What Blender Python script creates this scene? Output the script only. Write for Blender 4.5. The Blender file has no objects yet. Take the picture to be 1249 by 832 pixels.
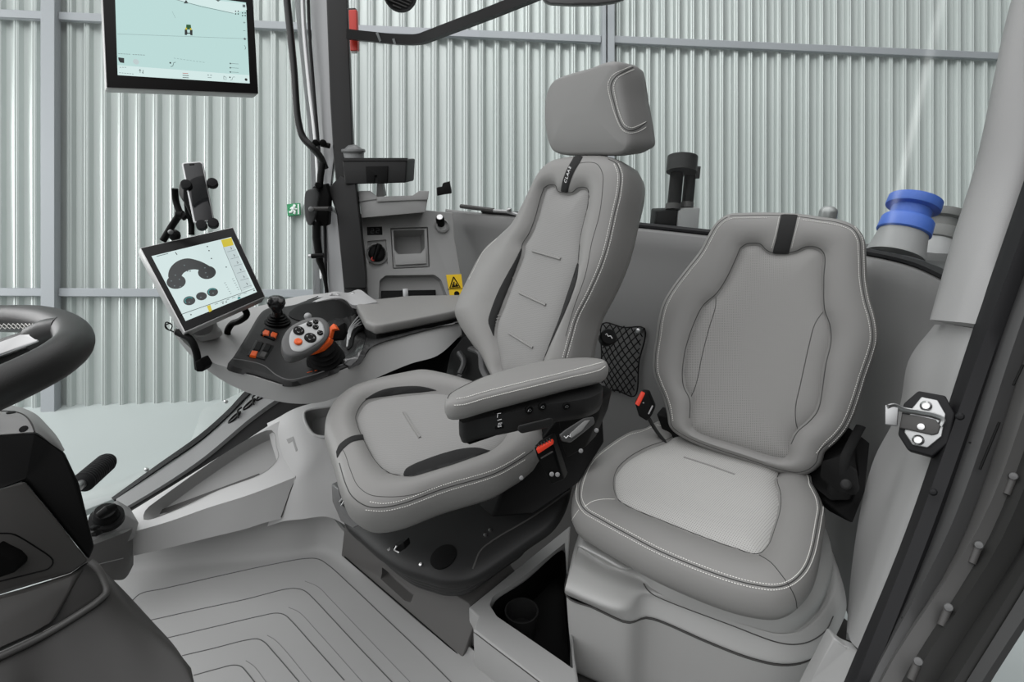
import bpy, bmesh, math, random
import numpy as np
from mathutils import Vector, Matrix
from mathutils.bvhtree import BVHTree
random.seed(7)
SC = bpy.context.scene
COL = SC.collection
# ---------------------------------------------------------------- camera model (measured in a 1249x832 frame)
F = 700.0; CX = 624.5; CY = 416.0
PITCH = math.radians(19.5)
CAMZ = 1.25
cp, sp = math.cos(PITCH), math.sin(PITCH)
EYE = Vector((0, 0, CAMZ))
RIGHT = Vector((1, 0, 0)); UP = Vector((0, sp, cp)); FWD = Vector((0, cp, -sp))
def ray(px, py): return FWD + RIGHT * ((px - CX) / F) + UP * ((CY - py) / F)
def P(px, py, d): return EYE + ray(px, py) * d
def PZ(px, py, z):
    r = ray(px, py); return EYE + r * ((z - CAMZ) / r.z)
def PP(px, py, O, N):
    r = ray(px, py); return EYE + r * ((O - EYE).dot(N) / r.dot(N))
def plane(a, b, c):
    A, B, Cc = [P(*q) if isinstance(q, tuple) else q for q in (a, b, c)]
    N = (B - A).cross(Cc - A).normalized()
    if N.dot(A - EYE) > 0: N = -N          # facing the viewer
    return A, N
class Frame:
    def __init__(s, O, N, uhint):
        s.O = O; s.N = N.normalized(); s.U = (uhint - s.N * uhint.dot(s.N)).normalized(); s.V = s.N.cross(s.U)
    def to2(s, px, py):
        q = PP(px, py, s.O, s.N) - s.O; return (q.dot(s.U), q.dot(s.V))
    def w(s, a, b, h=0): return s.O + s.U * a + s.V * b + s.N * h
def fr(a, b, c, uhint=None):
    O, N = plane(a, b, c); return Frame(O, N, uhint or RIGHT)
# ---------------------------------------------------------------- materials
MATS = {}
def mat(name, col, rough=0.5, metal=0.0, bump=0.0, bscale=300, var=0.0, vscale=6, emit=0, spec=0.5, coat=0):
    if name in MATS: return MATS[name]
    m = bpy.data.materials.new(name); m.use_nodes = True
    nt = m.node_tree; b = nt.nodes['Principled BSDF']
    c = tuple(col) if len(col) == 4 else tuple(col) + (1,)
    b.inputs['Base Color'].default_value = c
    b.inputs['Roughness'].default_value = rough; b.inputs['Metallic'].default_value = metal
    b.inputs['Specular IOR Level'].default_value = spec
    if coat: b.inputs['Coat Weight'].default_value = coat
    if emit:
        b.inputs['Base Color'].default_value = (.01, .01, .01, 1)
        b.inputs['Emission Color'].default_value = c; b.inputs['Emission Strength'].default_value = emit
    tc = nt.nodes.new('ShaderNodeTexCoord')
    if var:
        n = nt.nodes.new('ShaderNodeTexNoise'); n.inputs['Scale'].default_value = vscale; n.inputs['Detail'].default_value = 4
        nt.links.new(tc.outputs['Object'], n.inputs['Vector'])
        mx = nt.nodes.new('ShaderNodeMix'); mx.data_type = 'RGBA'
        mx.inputs['A'].default_value = tuple(x * (1 - var) for x in c[:3]) + (1,)
        mx.inputs['B'].default_value = tuple(min(1, x * (1 + var)) for x in c[:3]) + (1,)
        nt.links.new(n.outputs['Fac'], mx.inputs['Factor']); nt.links.new(mx.outputs['Result'], b.inputs['Base Color'])
    if bump:
        n = nt.nodes.new('ShaderNodeTexNoise'); n.inputs['Scale'].default_value = bscale; n.inputs['Detail'].default_value = 3
        nt.links.new(tc.outputs['Object'], n.inputs['Vector'])
        bp = nt.nodes.new('ShaderNodeBump'); bp.inputs['Strength'].default_value = bump; bp.inputs['Distance'].default_value = 0.001
        nt.links.new(n.outputs['Fac'], bp.inputs['Height']); nt.links.new(bp.outputs['Normal'], b.inputs['Normal'])
    MATS[name] = m; return m
def fabric(name, col, kind):
    """perforated / ribbed cloth driven by the pad's own UV (metres)"""
    m = mat(name, col, 0.85); nt = m.node_tree; b = nt.nodes['Principled BSDF']
    uv = nt.nodes.new('ShaderNodeUVMap'); uv.uv_map = 'UVMap'
    sx = nt.nodes.new('ShaderNodeSeparateXYZ'); nt.links.new(uv.outputs['UV'], sx.inputs[0])
    def M(op, a, bb=None, clamp=False):
        n = nt.nodes.new('ShaderNodeMath'); n.operation = op; n.use_clamp = clamp
        for i, q in enumerate((a, bb)):
            if q is None: continue
            if isinstance(q, (int, float)): n.inputs[i].default_value = q
            else: nt.links.new(q, n.inputs[i])
        return n.outputs[0]
    u, v = sx.outputs[0], sx.outputs[1]
    if kind == 'dots':
        k = 2 * math.pi / 0.0062
        h = M('MULTIPLY', M('SINE', M('MULTIPLY', M('ADD', u, v), k * .7071)), M('SINE', M('MULTIPLY', M('SUBTRACT', u, v), k * .7071)))
        fac = M('GREATER_THAN', h, 0.62)
        dark = 0.42
    else:
        k = 2 * math.pi / 0.0055
        w = M('MULTIPLY', M('SINE', M('MULTIPLY', u, 2 * math.pi / 0.012)), 0.9)
        h = M('SINE', M('ADD', M('MULTIPLY', v, k), w))
        fac = M('MULTIPLY', M('SUBTRACT', h, 0.3, True), 0.5, True)
        dark = 0.75
    mx = nt.nodes.new('ShaderNodeMix'); mx.data_type = 'RGBA'
    mx.inputs['A'].default_value = tuple(col) + (1,); mx.inputs['B'].default_value = tuple(x * dark for x in col) + (1,)
    nt.links.new(fac, mx.inputs['Factor']); nt.links.new(mx.outputs['Result'], b.inputs['Base Color'])
    bp = nt.nodes.new('ShaderNodeBump'); bp.inputs['Strength'].default_value = 0.35; bp.inputs['Distance'].default_value = 0.0008
    bp.invert = True
    nt.links.new(fac, bp.inputs['Height']); nt.links.new(bp.outputs['Normal'], b.inputs['Normal'])
    return m
def srgb(r, g, b):
    f = lambda c: (c / 255 / 12.92) if c / 255 <= .04045 else ((c / 255 + .055) / 1.055) ** 2.4
    return (f(r), f(g), f(b))
# ---------------------------------------------------------------- object helpers
def link(name, me, m=None, parent=None):
    o = bpy.data.objects.new(name, me); COL.objects.link(o)
    if m is not None and not me.materials: me.materials.append(m)
    if parent is not None: o.parent = parent
    return o
def fin(name, bm, m, parent=None, smooth=True, ang=38, recalc=True):
    if recalc: bmesh.ops.recalc_face_normals(bm, faces=bm.faces)
    me = bpy.data.meshes.new(name); bm.to_mesh(me); bm.free()
    if smooth:
        me.shade_smooth(); me.set_sharp_from_angle(angle=math.radians(ang))
    if isinstance(m, (list, tuple)):
        for q in m: me.materials.append(q)
        return link(name, me, None, parent)
    return link(name, me, m, parent)
def thing(name, label, cat, group=None):
    o = bpy.data.objects.new(name, None); COL.objects.link(o); o.empty_display_size = .05
    o['label'] = label; o['category'] = cat
    if group: o['group'] = group
    return o
def tag(o, label, cat, group=None):
    o['label'] = label; o['category'] = cat
    if group: o['group'] = group
    return o
def struct(o, label=None):
    o['kind'] = 'structure'
    if label: o['label'] = label
    return o
def lab(o, t): o['label'] = t; return o
# ---------------------------------------------------------------- curves
def cr(pts, n, closed=True):
    """Catmull-Rom through pts, resampled uniformly to n points"""
    p = np.array([tuple(q) for q in pts], float); k = len(p)
    out = []
    segs = k if closed else k - 1
    for i in range(segs):
        if closed: a, b, c, d = p[(i - 1) % k], p[i], p[(i + 1) % k], p[(i + 2) % k]
        else:
            b, c = p[i], p[i + 1]; a = p[i - 1] if i else 2 * b - c; d = p[i + 2] if i + 2 < k else 2 * c - b
        la = max(np.linalg.norm(b - a), 1e-9) ** .5; lb = max(np.linalg.norm(c - b), 1e-9) ** .5; lc = max(np.linalg.norm(d - c), 1e-9) ** .5
        t0, t1 = 0, la; t2 = t1 + lb; t3 = t2 + lc
        for j in range(16):
            t = t1 + (t2 - t1) * j / 16
            A1 = (t1 - t) / (t1 - t0) * a + (t - t0) / (t1 - t0) * b
            A2 = (t2 - t) / (t2 - t1) * b + (t - t1) / (t2 - t1) * c
            A3 = (t3 - t) / (t3 - t2) * c + (t - t2) / (t3 - t2) * d
            B1 = (t2 - t) / (t2 - t0) * A1 + (t - t0) / (t2 - t0) * A2
            B2 = (t3 - t) / (t3 - t1) * A2 + (t - t1) / (t3 - t1) * A3
            out.append((t2 - t) / (t2 - t1) * B1 + (t - t1) / (t2 - t1) * B2)
    if not closed: out.append(p[-1])
    return resample(np.array(out), n, closed)
def resample(q, n, closed=True):
    q = np.array([tuple(v) for v in q], float)
    if closed: q = np.vstack([q, q[:1]])
    s = np.concatenate([[0], np.cumsum(np.linalg.norm(np.diff(q, axis=0), axis=1))])
    t = np.linspace(0, s[-1], n + 1)[:-1] if closed else np.linspace(0, s[-1], n)
    return np.stack([np.interp(t, s, q[:, i]) for i in range(q.shape[1])], 1)
def dpoly(pts, poly, closed=True):
    """distance from pts (N,2) to polyline"""
    a = poly; b = np.roll(poly, -1, 0)
    if not closed: a, b = a[:-1], b[:-1]
    ab = b - a; L = np.maximum((ab ** 2).sum(1), 1e-12)
    res = np.full(len(pts), 1e9)
    for i in range(0, len(pts), 4000):
        q = pts[i:i + 4000][:, None, :]
        t = np.clip(((q - a) * ab).sum(2) / L, 0, 1)
        res[i:i + 4000] = np.sqrt((((q - (a + ab * t[..., None])) ** 2).sum(2)).min(1))
    return res
def inside(pts, poly):
    x, y = pts[:, 0], pts[:, 1]; r = np.zeros(len(pts), bool)
    for i in range(len(poly)):
        x1, y1 = poly[i]; x2, y2 = poly[(i + 1) % len(poly)]
        c = ((y1 > y) != (y2 > y)) & (x < (x2 - x1) * (y - y1) / ((y2 - y1) if y2 != y1 else 1e-12) + x1)
        r ^= c
    return r
# ---------------------------------------------------------------- mesh pieces
def tube(bm, pts, r, sides=8, closed=False, flat=1.0, cap=True, mi=0, upv=None):
    pts = [Vector(p) for p in pts]; n = len(pts); rings = []
    rr = r if isinstance(r, (list, tuple)) else [r] * n
    prev = None
    for i in range(n):
        a = pts[(i - 1) % n] if (closed or i) else pts[0]; b = pts[(i + 1) % n] if (closed or i < n - 1) else pts[-1]
        t = (b - a).normalized() if (b - a).length > 1e-9 else Vector((0, 0, 1))
        if prev is None:
            ref = upv or (Vector((0, 0, 1)) if abs(t.z) < .9 else Vector((1, 0, 0)))
            nn = (ref - t * ref.dot(t)).normalized()
        else:
            ref = upv or prev
            nn = (ref - t * ref.dot(t)).normalized()
        prev = nn; bb = t.cross(nn)
        rings.append([bm.verts.new(pts[i] + nn * math.cos(2 * math.pi * k / sides + math.pi / sides) * rr[i] * flat + bb * math.sin(2 * math.pi * k / sides + math.pi / sides) * rr[i]) for k in range(sides)])
    m = n if closed else n - 1
    for i in range(m):
        A, B = rings[i], rings[(i + 1) % n]
        for k in range(sides):
            f = bm.faces.new((A[k], A[(k + 1) % sides], B[(k + 1) % sides], B[k])); f.material_index = mi
    if not closed and cap:
        bm.faces.new(rings[0][::-1]).material_index = mi; bm.faces.new(rings[-1]).material_index = mi
    return rings
def tube_obj(name, pts, r, m, parent=None, smooth_n=0, closed=False, **k):
    if smooth_n: pts = cr(pts, smooth_n, closed)
    bm = bmesh.new(); tube(bm, pts, r, closed=closed, **k); return fin(name, bm, m, parent)
def lathe(bm, O, ax, prof, seg=28, mi=0, su=1.0):
    ax = ax.normalized(); ref = Vector((1, 0, 0)) if abs(ax.x) < .8 else Vector((0, 1, 0))
    u = (ref - ax * ref.dot(ax)).normalized(); v = ax.cross(u); rings = []
    for r, h in prof:
        rings.append([bm.verts.new(O + ax * h + (u * math.cos(2 * math.pi * k / seg) * su + v * math.sin(2 * math.pi * k / seg)) * max(r, 1e-5)) for k in range(seg)])
    for A, B in zip(rings, rings[1:]):
        for k in range(seg): bm.faces.new((A[k], A[(k + 1) % seg], B[(k + 1) % seg], B[k])).material_index = mi
    bm.faces.new(rings[0][::-1]).material_index = mi; bm.faces.new(rings[-1]).material_index = mi
def lathe_obj(name, O, ax, prof, m, parent=None, seg=28, su=1.0):
    bm = bmesh.new(); lathe(bm, O, ax, prof, seg, su=su); return fin(name, bm, m, parent)
def slab(bm, front, vec, bev=0.0, seg=3, mi=0):
    """polygon front (3D pts) extruded by vec (away), front rim rounded"""
    b2 = bmesh.new()
    vs = [b2.verts.new(Vector(p)) for p in front]
    f = b2.faces.new(vs)
    r = bmesh.ops.extrude_face_region(b2, geom=[f])
    nv = [g for g in r['geom'] if isinstance(g, bmesh.types.BMVert)]
    bmesh.ops.translate(b2, verts=nv, vec=vec)
    b2.faces.ensure_lookup_table()
    bmesh.ops.recalc_face_normals(b2, faces=b2.faces)
    if bev:
        bmesh.ops.bevel(b2, geom=list(b2.edges), offset=bev, segments=seg, profile=.5, affect='EDGES', clamp_overlap=True)
    for q in b2.faces: q.material_index = mi
    me = bpy.data.meshes.new('t'); b2.to_mesh(me); b2.free(); bm.from_mesh(me); bpy.data.meshes.remove(me)
def slab_obj(name, front, vec, m, parent=None, bev=0.0, seg=3, ang=38):
    bm = bmesh.new(); slab(bm, front, vec, bev, seg); return fin(name, bm, m, parent, ang=ang)
def plate(name, fm, px, T, m, parent=None, bev=0.0, h=0.0, n=0, seg=3):
    """pixel outline laid on frame fm (raised h towards the viewer side), T thick going back"""
    p2 = [fm.to2(*q) for q in px]
    if n: p2 = cr(p2, n, True)
    fr_ = [fm.w(a, b, h) for a, b in p2]
    return slab_obj(name, fr_, fm.N * -T, m, parent, bev, seg)
def wbox(bm, c, ax, half, bev=0, mi=0):
    """oriented box; ax = 3 unit axes"""
    c = Vector(c); x, y, z = [Vector(a) * h for a, h in zip(ax, half)]
    slab(bm, [c - x - y + z, c + x - y + z, c + x + y + z, c - x + y + z], z * -2, bev, 2, mi)
def box_obj(name, c, ax, half, m, parent=None, bev=0):
    bm = bmesh.new(); wbox(bm, c, ax, half, bev); return fin(name, bm, m, parent)
def loft(name, rows, m, parent=None, nu=0, nv=0, closed_v=False, thick=0, caps=False, bev=0, ang=50, recalc=True, offs=-1.0):
    """rows of 3D points (all same count); smooth to nv rows x nu columns"""
    G = np.array([[tuple(p) for p in r] for r in rows], float)
    if nu: G = np.array([cr(r, nu, False) for r in G])
    if nv: G = np.stack([cr(G[:, j], nv, closed_v) for j in range(G.shape[1])], 1)
    bm = bmesh.new(); V = [[bm.verts.new(tuple(p)) for p in r] for r in G]
    R, Cn = len(V), len(V[0])
    for i in range(R if closed_v else R - 1):
        for j in range(Cn - 1):
            bm.faces.new((V[i][j], V[i][j + 1], V[(i + 1) % R][j + 1], V[(i + 1) % R][j]))
    if caps:
        bm.faces.new([V[i][0] for i in range(R)]); bm.faces.new([V[i][-1] for i in range(R)][::-1])
    o = fin(name, bm, m, parent, ang=ang, recalc=recalc)
    if thick:
        md = o.modifiers.new('s', 'SOLIDIFY'); md.thickness = thick; md.offset = offs; bake(o)
        o.data.shade_smooth(); o.data.set_sharp_from_angle(angle=math.radians(ang))
    return o
def bake(o):
    dg = bpy.context.evaluated_depsgraph_get(); dg.update()
    me = bpy.data.meshes.new_from_object(o.evaluated_get(dg)); old = o.data; nm = old.name
    o.modifiers.clear(); o.data = me; bpy.data.meshes.remove(old); me.name = nm
def cut(o, cutter):
    md = o.modifiers.new('b', 'BOOLEAN'); md.operation = 'DIFFERENCE'; md.object = cutter; md.solver = 'EXACT'
    bake(o); me = cutter.data; bpy.data.objects.remove(cutter); bpy.data.meshes.remove(me)
    o.data.shade_smooth(); o.data.set_sharp_from_angle(angle=math.radians(35))
# ---------------------------------------------------------------- upholstery pad
class Pad: pass
def pad(name, fm, outline_px, m, parent, top=None, sides=((.004, -.004), (.008, -.014), (.006, -.04)), spine=None, nring=22, n=200, smooth=True, warp=None, back=True):
    """outline traced on frame fm; top(pts, dist)->height; sides = (outward, height) rings"""
    o2 = np.array([fm.to2(*q) for q in outline_px]); o2 = cr(o2, n, True) if smooth else resample(o2, n, True)
    area = 0.5 * np.sum(o2[:, 0] * np.roll(o2[:, 1], -1) - np.roll(o2[:, 0], -1) * o2[:, 1])
    if area < 0: o2 = o2[::-1]
    if spine is None:
        c = o2.mean(0); A = np.cov((o2 - c).T); w, ve = np.linalg.eigh(A); e = ve[:, 1]; L = 0.9 * math.sqrt(max(w[1] - w[0], 0))
        s0, s1 = c - e * L, c + e * L
    else: s0, s1 = [np.array(fm.to2(*q)) for q in spine]
    d = s1 - s0; t = np.clip(((o2 - s0) @ d) / max(d @ d, 1e-12), 0, 1); foot = s0 + t[:, None] * d
    ts = [1 - (i / nring) ** 1.25 for i in range(nring + 1)]
    rings2 = [foot + (o2 - foot) * tt for tt in ts]
    allp = np.vstack(rings2); dist = dpoly(allp, o2); dist[:n] = 0
    h = top(allp, dist) if top else np.zeros(len(allp))
    W = warp or (lambda a: np.zeros(len(a)))
    h = h + W(allp)
    tg = np.roll(o2, -1, 0) - np.roll(o2, 1, 0); tg /= np.linalg.norm(tg, axis=1)[:, None]; nrm = np.stack([tg[:, 1], -tg[:, 0]], 1)
    for _ in range(4): nrm = (np.roll(nrm, 1, 0) + nrm * 2 + np.roll(nrm, -1, 0)); nrm /= np.linalg.norm(nrm, axis=1)[:, None]
    bm = bmesh.new(); uvl = bm.loops.layers.uv.new('UVMap'); R = []
    def ring(p2, hh): return [bm.verts.new(fm.w(p2[i, 0], p2[i, 1], hh[i])) for i in range(n)]
    base = h[:n]
    side_r = []
    for so, sh in reversed(list(sides)):
        q = o2 + nrm * (so(o2) if callable(so) else so); R.append((q, ring(q, base + sh)))
    for i in range(nring + 1): R.append((rings2[i], ring(rings2[i], h[i * n:(i + 1) * n])))
    for (pa, A), (pb, B) in zip(R, R[1:]):
        for k in range(n):
            k2 = (k + 1) % n
            try: f = bm.faces.new((A[k], A[k2], B[k2], B[k]))
            except ValueError: continue
            for lp, q in zip(f.loops, (pa[k], pa[k2], pb[k2], pb[k])): lp[uvl].uv = (q[0], q[1])
    if back:
        bm.faces.new(R[0][1][::-1])
    bmesh.ops.remove_doubles(bm, verts=R[-1][1], dist=1e-5)
    o = fin(name, bm, m, parent, ang=60)
    o_ = Pad(); o_.ob = o; o_.fm = fm; o_.o2 = o2; o_.top = top; o_.W = W
    return o_
def bolster_top(fm, outline_px, insert_px, A=.012, g=.008, B=0.0, n=200):
    o2 = cr([fm.to2(*q) for q in outline_px], n, True); i2 = cr([fm.to2(*q) for q in insert_px], n, True)
    def top(pts, dist):
        dI = dpoly(pts, i2); ins = inside(pts, i2)
        r = dist / np.maximum(dist + dI, 1e-9)
        out = A * np.sin(np.pi * np.clip(r, 0, 1)) ** .75
        return np.where(ins, -g * np.clip(dI / .006, 0, 1), out)
    return top
def dome(B, w=.02): return lambda pts, dist: B * (1 - np.exp(-dist / w))
# ---------------------------------------------------------------- casting traced lines onto built surfaces
class Caster:
    def __init__(s, obs):
        bm = bmesh.new()
        for o in (obs if isinstance(obs, (list, tuple)) else [obs]):
            b2 = bmesh.new(); b2.from_mesh(o.data); me = bpy.data.meshes.new('t'); b2.to_mesh(me); b2.free(); bm.from_mesh(me); bpy.data.meshes.remove(me)
        s.t = BVHTree.FromBMesh(bm); bm.free()
    def __call__(s, px, py, off=0.0):
        r = ray(px, py).normalized(); h = s.t.ray_cast(EYE, r)
        if h[0] is None: return None
        n = h[1] if h[1].dot(r) < 0 else -h[1]
        return h[0] + n * off, n
def trace(cast, px, step=.0015, off=0.0, closed=False):
    """smooth pixel line cast onto the surface, resampled evenly"""
    q = cr(px, max(30, len(px) * 10), closed); out = []; nr = []
    for a, b in q:
        h = cast(a, b, off)
        if h and (not out or (h[0] - out[-1]).length < .05): out.append(h[0]); nr.append(h[1])
    return out, nr
def seamline(name, cast, px, m, parent, r=.0009, off=.0002, closed=False):
    pts, _ = trace(cast, px, off=off, closed=closed)
    if len(pts) < 3: return None
    L = sum((b - a).length for a, b in zip(pts, pts[1:])); n = max(8, int(L / .004))
    return tube_obj(name, resample(pts, n, False), r, m, parent, sides=6)
def stitches(name, cast, lines, m, parent, pitch=.0052, ln=.0031, r=.00085, off=.0007):
    for px in lines:
        bm = bmesh.new()
        pts, _ = trace(cast, px, off=off)
        if len(pts) < 3: bm.free(); continue
        L = sum((b - a).length for a, b in zip(pts, pts[1:])); n = max(2, int(L / pitch))
        fine = resample(pts, n * 4 + 1, False)
        for i in range(n):
            a = Vector(fine[i * 4]); b = Vector(fine[min(i * 4 + 3, len(fine) - 1)])
            d = (b - a); 
            if d.length < 1e-6: continue
            tube(bm, [a, a + d.normalized() * ln], r, sides=5)
        fin(name, bm, m, parent)
def text_at(name, s, O, xd, nrm, size, m, parent, ext=.0002, shear=0.0, center=True):
    cu = bpy.data.curves.new(name, 'FONT'); cu.body = s; cu.size = size; cu.extrude = ext; cu.shear = shear
    if center: cu.align_x = 'CENTER'; cu.align_y = 'CENTER'
    o = bpy.data.objects.new(name, cu); COL.objects.link(o)
    dg = bpy.context.evaluated_depsgraph_get(); dg.update()
    me = bpy.data.meshes.new_from_object(o.evaluated_get(dg)); bpy.data.objects.remove(o); bpy.data.curves.remove(cu)
    x = (xd - nrm * xd.dot(nrm)).normalized(); y = nrm.cross(x)
    M_ = Matrix((x, y, nrm)).transposed().to_4x4(); M_.translation = O
    me.transform(M_); me.materials.clear(); me.name = name
    return link(name, me, m, parent)
def away(px, py, L): return ray(px, py).normalized() * L
def tub(name, ring, N, depth, m, parent, shrink=.9, n=60):
    """open recess: side wall from the rim back to a floor"""
    q = [Vector(v) for v in cr([tuple(v) for v in ring], n, True)]; c = sum(q, Vector()) / len(q)
    R = [q, [c + (v - c) * (1 - (1 - shrink) * .5) - N * depth * .8 for v in q], [c + (v - c) * shrink - N * depth for v in q]]
    bm = bmesh.new(); V = [[bm.verts.new(v) for v in r] for r in R]
    for A, B in zip(V, V[1:]):
        for k in range(n): bm.faces.new((A[k], A[(k + 1) % n], B[(k + 1) % n], B[k]))
    bm.faces.new(V[-1]); return fin(name, bm, m, parent, ang=50)
def drape(name, cast, px, h, m, parent, n=140, nr=26, ctr=None, smooth=True):
    """thin moulded skin following the surface underneath"""
    o = cr(px, n, True) if smooth else resample(px, n, True); c = np.array(ctr) if ctr else o.mean(0)
    bm = bmesh.new(); R = []
    for i in range(nr + 2):
        t = 1.0 if i < 2 else 1 - ((i - 1) / nr) ** 1.1; hh = [-.004, h * .55, h * .9][i] if i < 3 else h
        r = []
        for q in o:
            p_ = c + (q - c) * t; g = cast(p_[0], p_[1], hh); r.append(None if g is None else g[0])
        R.append(r)
    V = [[None if v is None else bm.verts.new(v) for v in r] for r in R]
    for A, B in zip(V, V[1:]):
        for k in range(n):
            f = (A[k], A[(k + 1) % n], B[(k + 1) % n], B[k])
            if all(f): bm.faces.new(f)
    bmesh.ops.remove_doubles(bm, verts=[v for v in V[-1] if v], dist=1e-5)
    return fin(name, bm, m, parent, ang=45)
def knob(name, c, n, r, h, m, parent, seg=24, dome_=.3):
    return lathe_obj(name, c - n * .001, n, [(r, 0), (r, h * (1 - dome_)), (r * .85, h * .92), (r * .5, h), (0.0002, h)], m, parent, seg)
def finish():
    """give every object its own origin: things at their base, parts at their centre"""
    kids = {}
    for o in COL.objects: kids.setdefault(o.parent, []).append(o)
    def bounds(o):
        pts = []
        if o.type == 'MESH' and len(o.data.vertices):
            a = np.empty(len(o.data.vertices) * 3); o.data.vertices.foreach_get('co', a); a = a.reshape(-1, 3); pts += [a.min(0), a.max(0)]
        for k in kids.get(o, []): pts += bounds(k)
        return pts
    def rec(o, pc):
        b = bounds(o)
        if not b: c = np.array(pc)
        else:
            b = np.array(b); lo, hi = b.min(0), b.max(0); c = (lo + hi) / 2
            if o.parent is None: c[2] = lo[2]
        if o.type == 'MESH': o.data.transform(Matrix.Translation(-Vector(c)))
        o.location = Vector(c) - Vector(pc)
        for k in kids.get(o, []): rec(k, c)
    for o in kids.get(None, []):
        if o.type in ('MESH', 'EMPTY'): rec(o, (0, 0, 0))
# ---------------------------------------------------------------- palette
LEA = mat('grey_leather', (.245, .241, .233), .46, bump=.25, bscale=900, spec=.4)
LEAD = mat('grey_leather_dark', (.215, .212, .206), .5, bump=.25, bscale=900)
PERF = fabric('perforated_cloth', (.27, .266, .258), 'dots')
RIBF = fabric('ribbed_cloth', (.25, .247, .24), 'rib')
CHAR = mat('charcoal_cloth', (.028, .028, .028), .85, spec=.2, bump=.3, bscale=1500)
THR = mat('white_thread', (.85, .84, .80), .6)
SEAM = mat('seam_thread', (.045, .045, .043), .7)
PLA = mat('grey_plastic', (.37, .37, .365), .5, bump=.15, bscale=1400)
PLB = mat('mid_grey_plastic', (.29, .29, .285), .55, bump=.2, bscale=1200)
PLD = mat('dark_grey_plastic', (.06, .058, .056), .5, spec=.4, bump=.15, bscale=1400)
PLK = mat('charcoal_plastic', (.017, .017, .017), .48, spec=.28, bump=.12, bscale=1400)
BLK = mat('black_plastic', (.005, .005, .005), .5, spec=.12)
RUB = mat('black_rubber', (.011, .011, .012), .6, spec=.25, bump=.1, bscale=600)
MATM = mat('mat_rubber', (.33, .33, .325), .6, bump=.25, bscale=1500)
CHR = mat('polished_metal', (.62, .62, .62), .28, 1.0)
STL = mat('brushed_steel', (.46, .465, .465), .38, 1.0)
SIL = mat('silver_paint', (.38, .385, .385), .38, .5)
RED = mat('red_plastic', srgb(205, 50, 35), .4)
REDB = mat('bright_red_plastic', srgb(235, 65, 40), .4)
ORA = mat('orange_plastic', srgb(235, 95, 25), .4)
BLU = mat('blue_plastic', srgb(70, 110, 200), .45)
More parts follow.
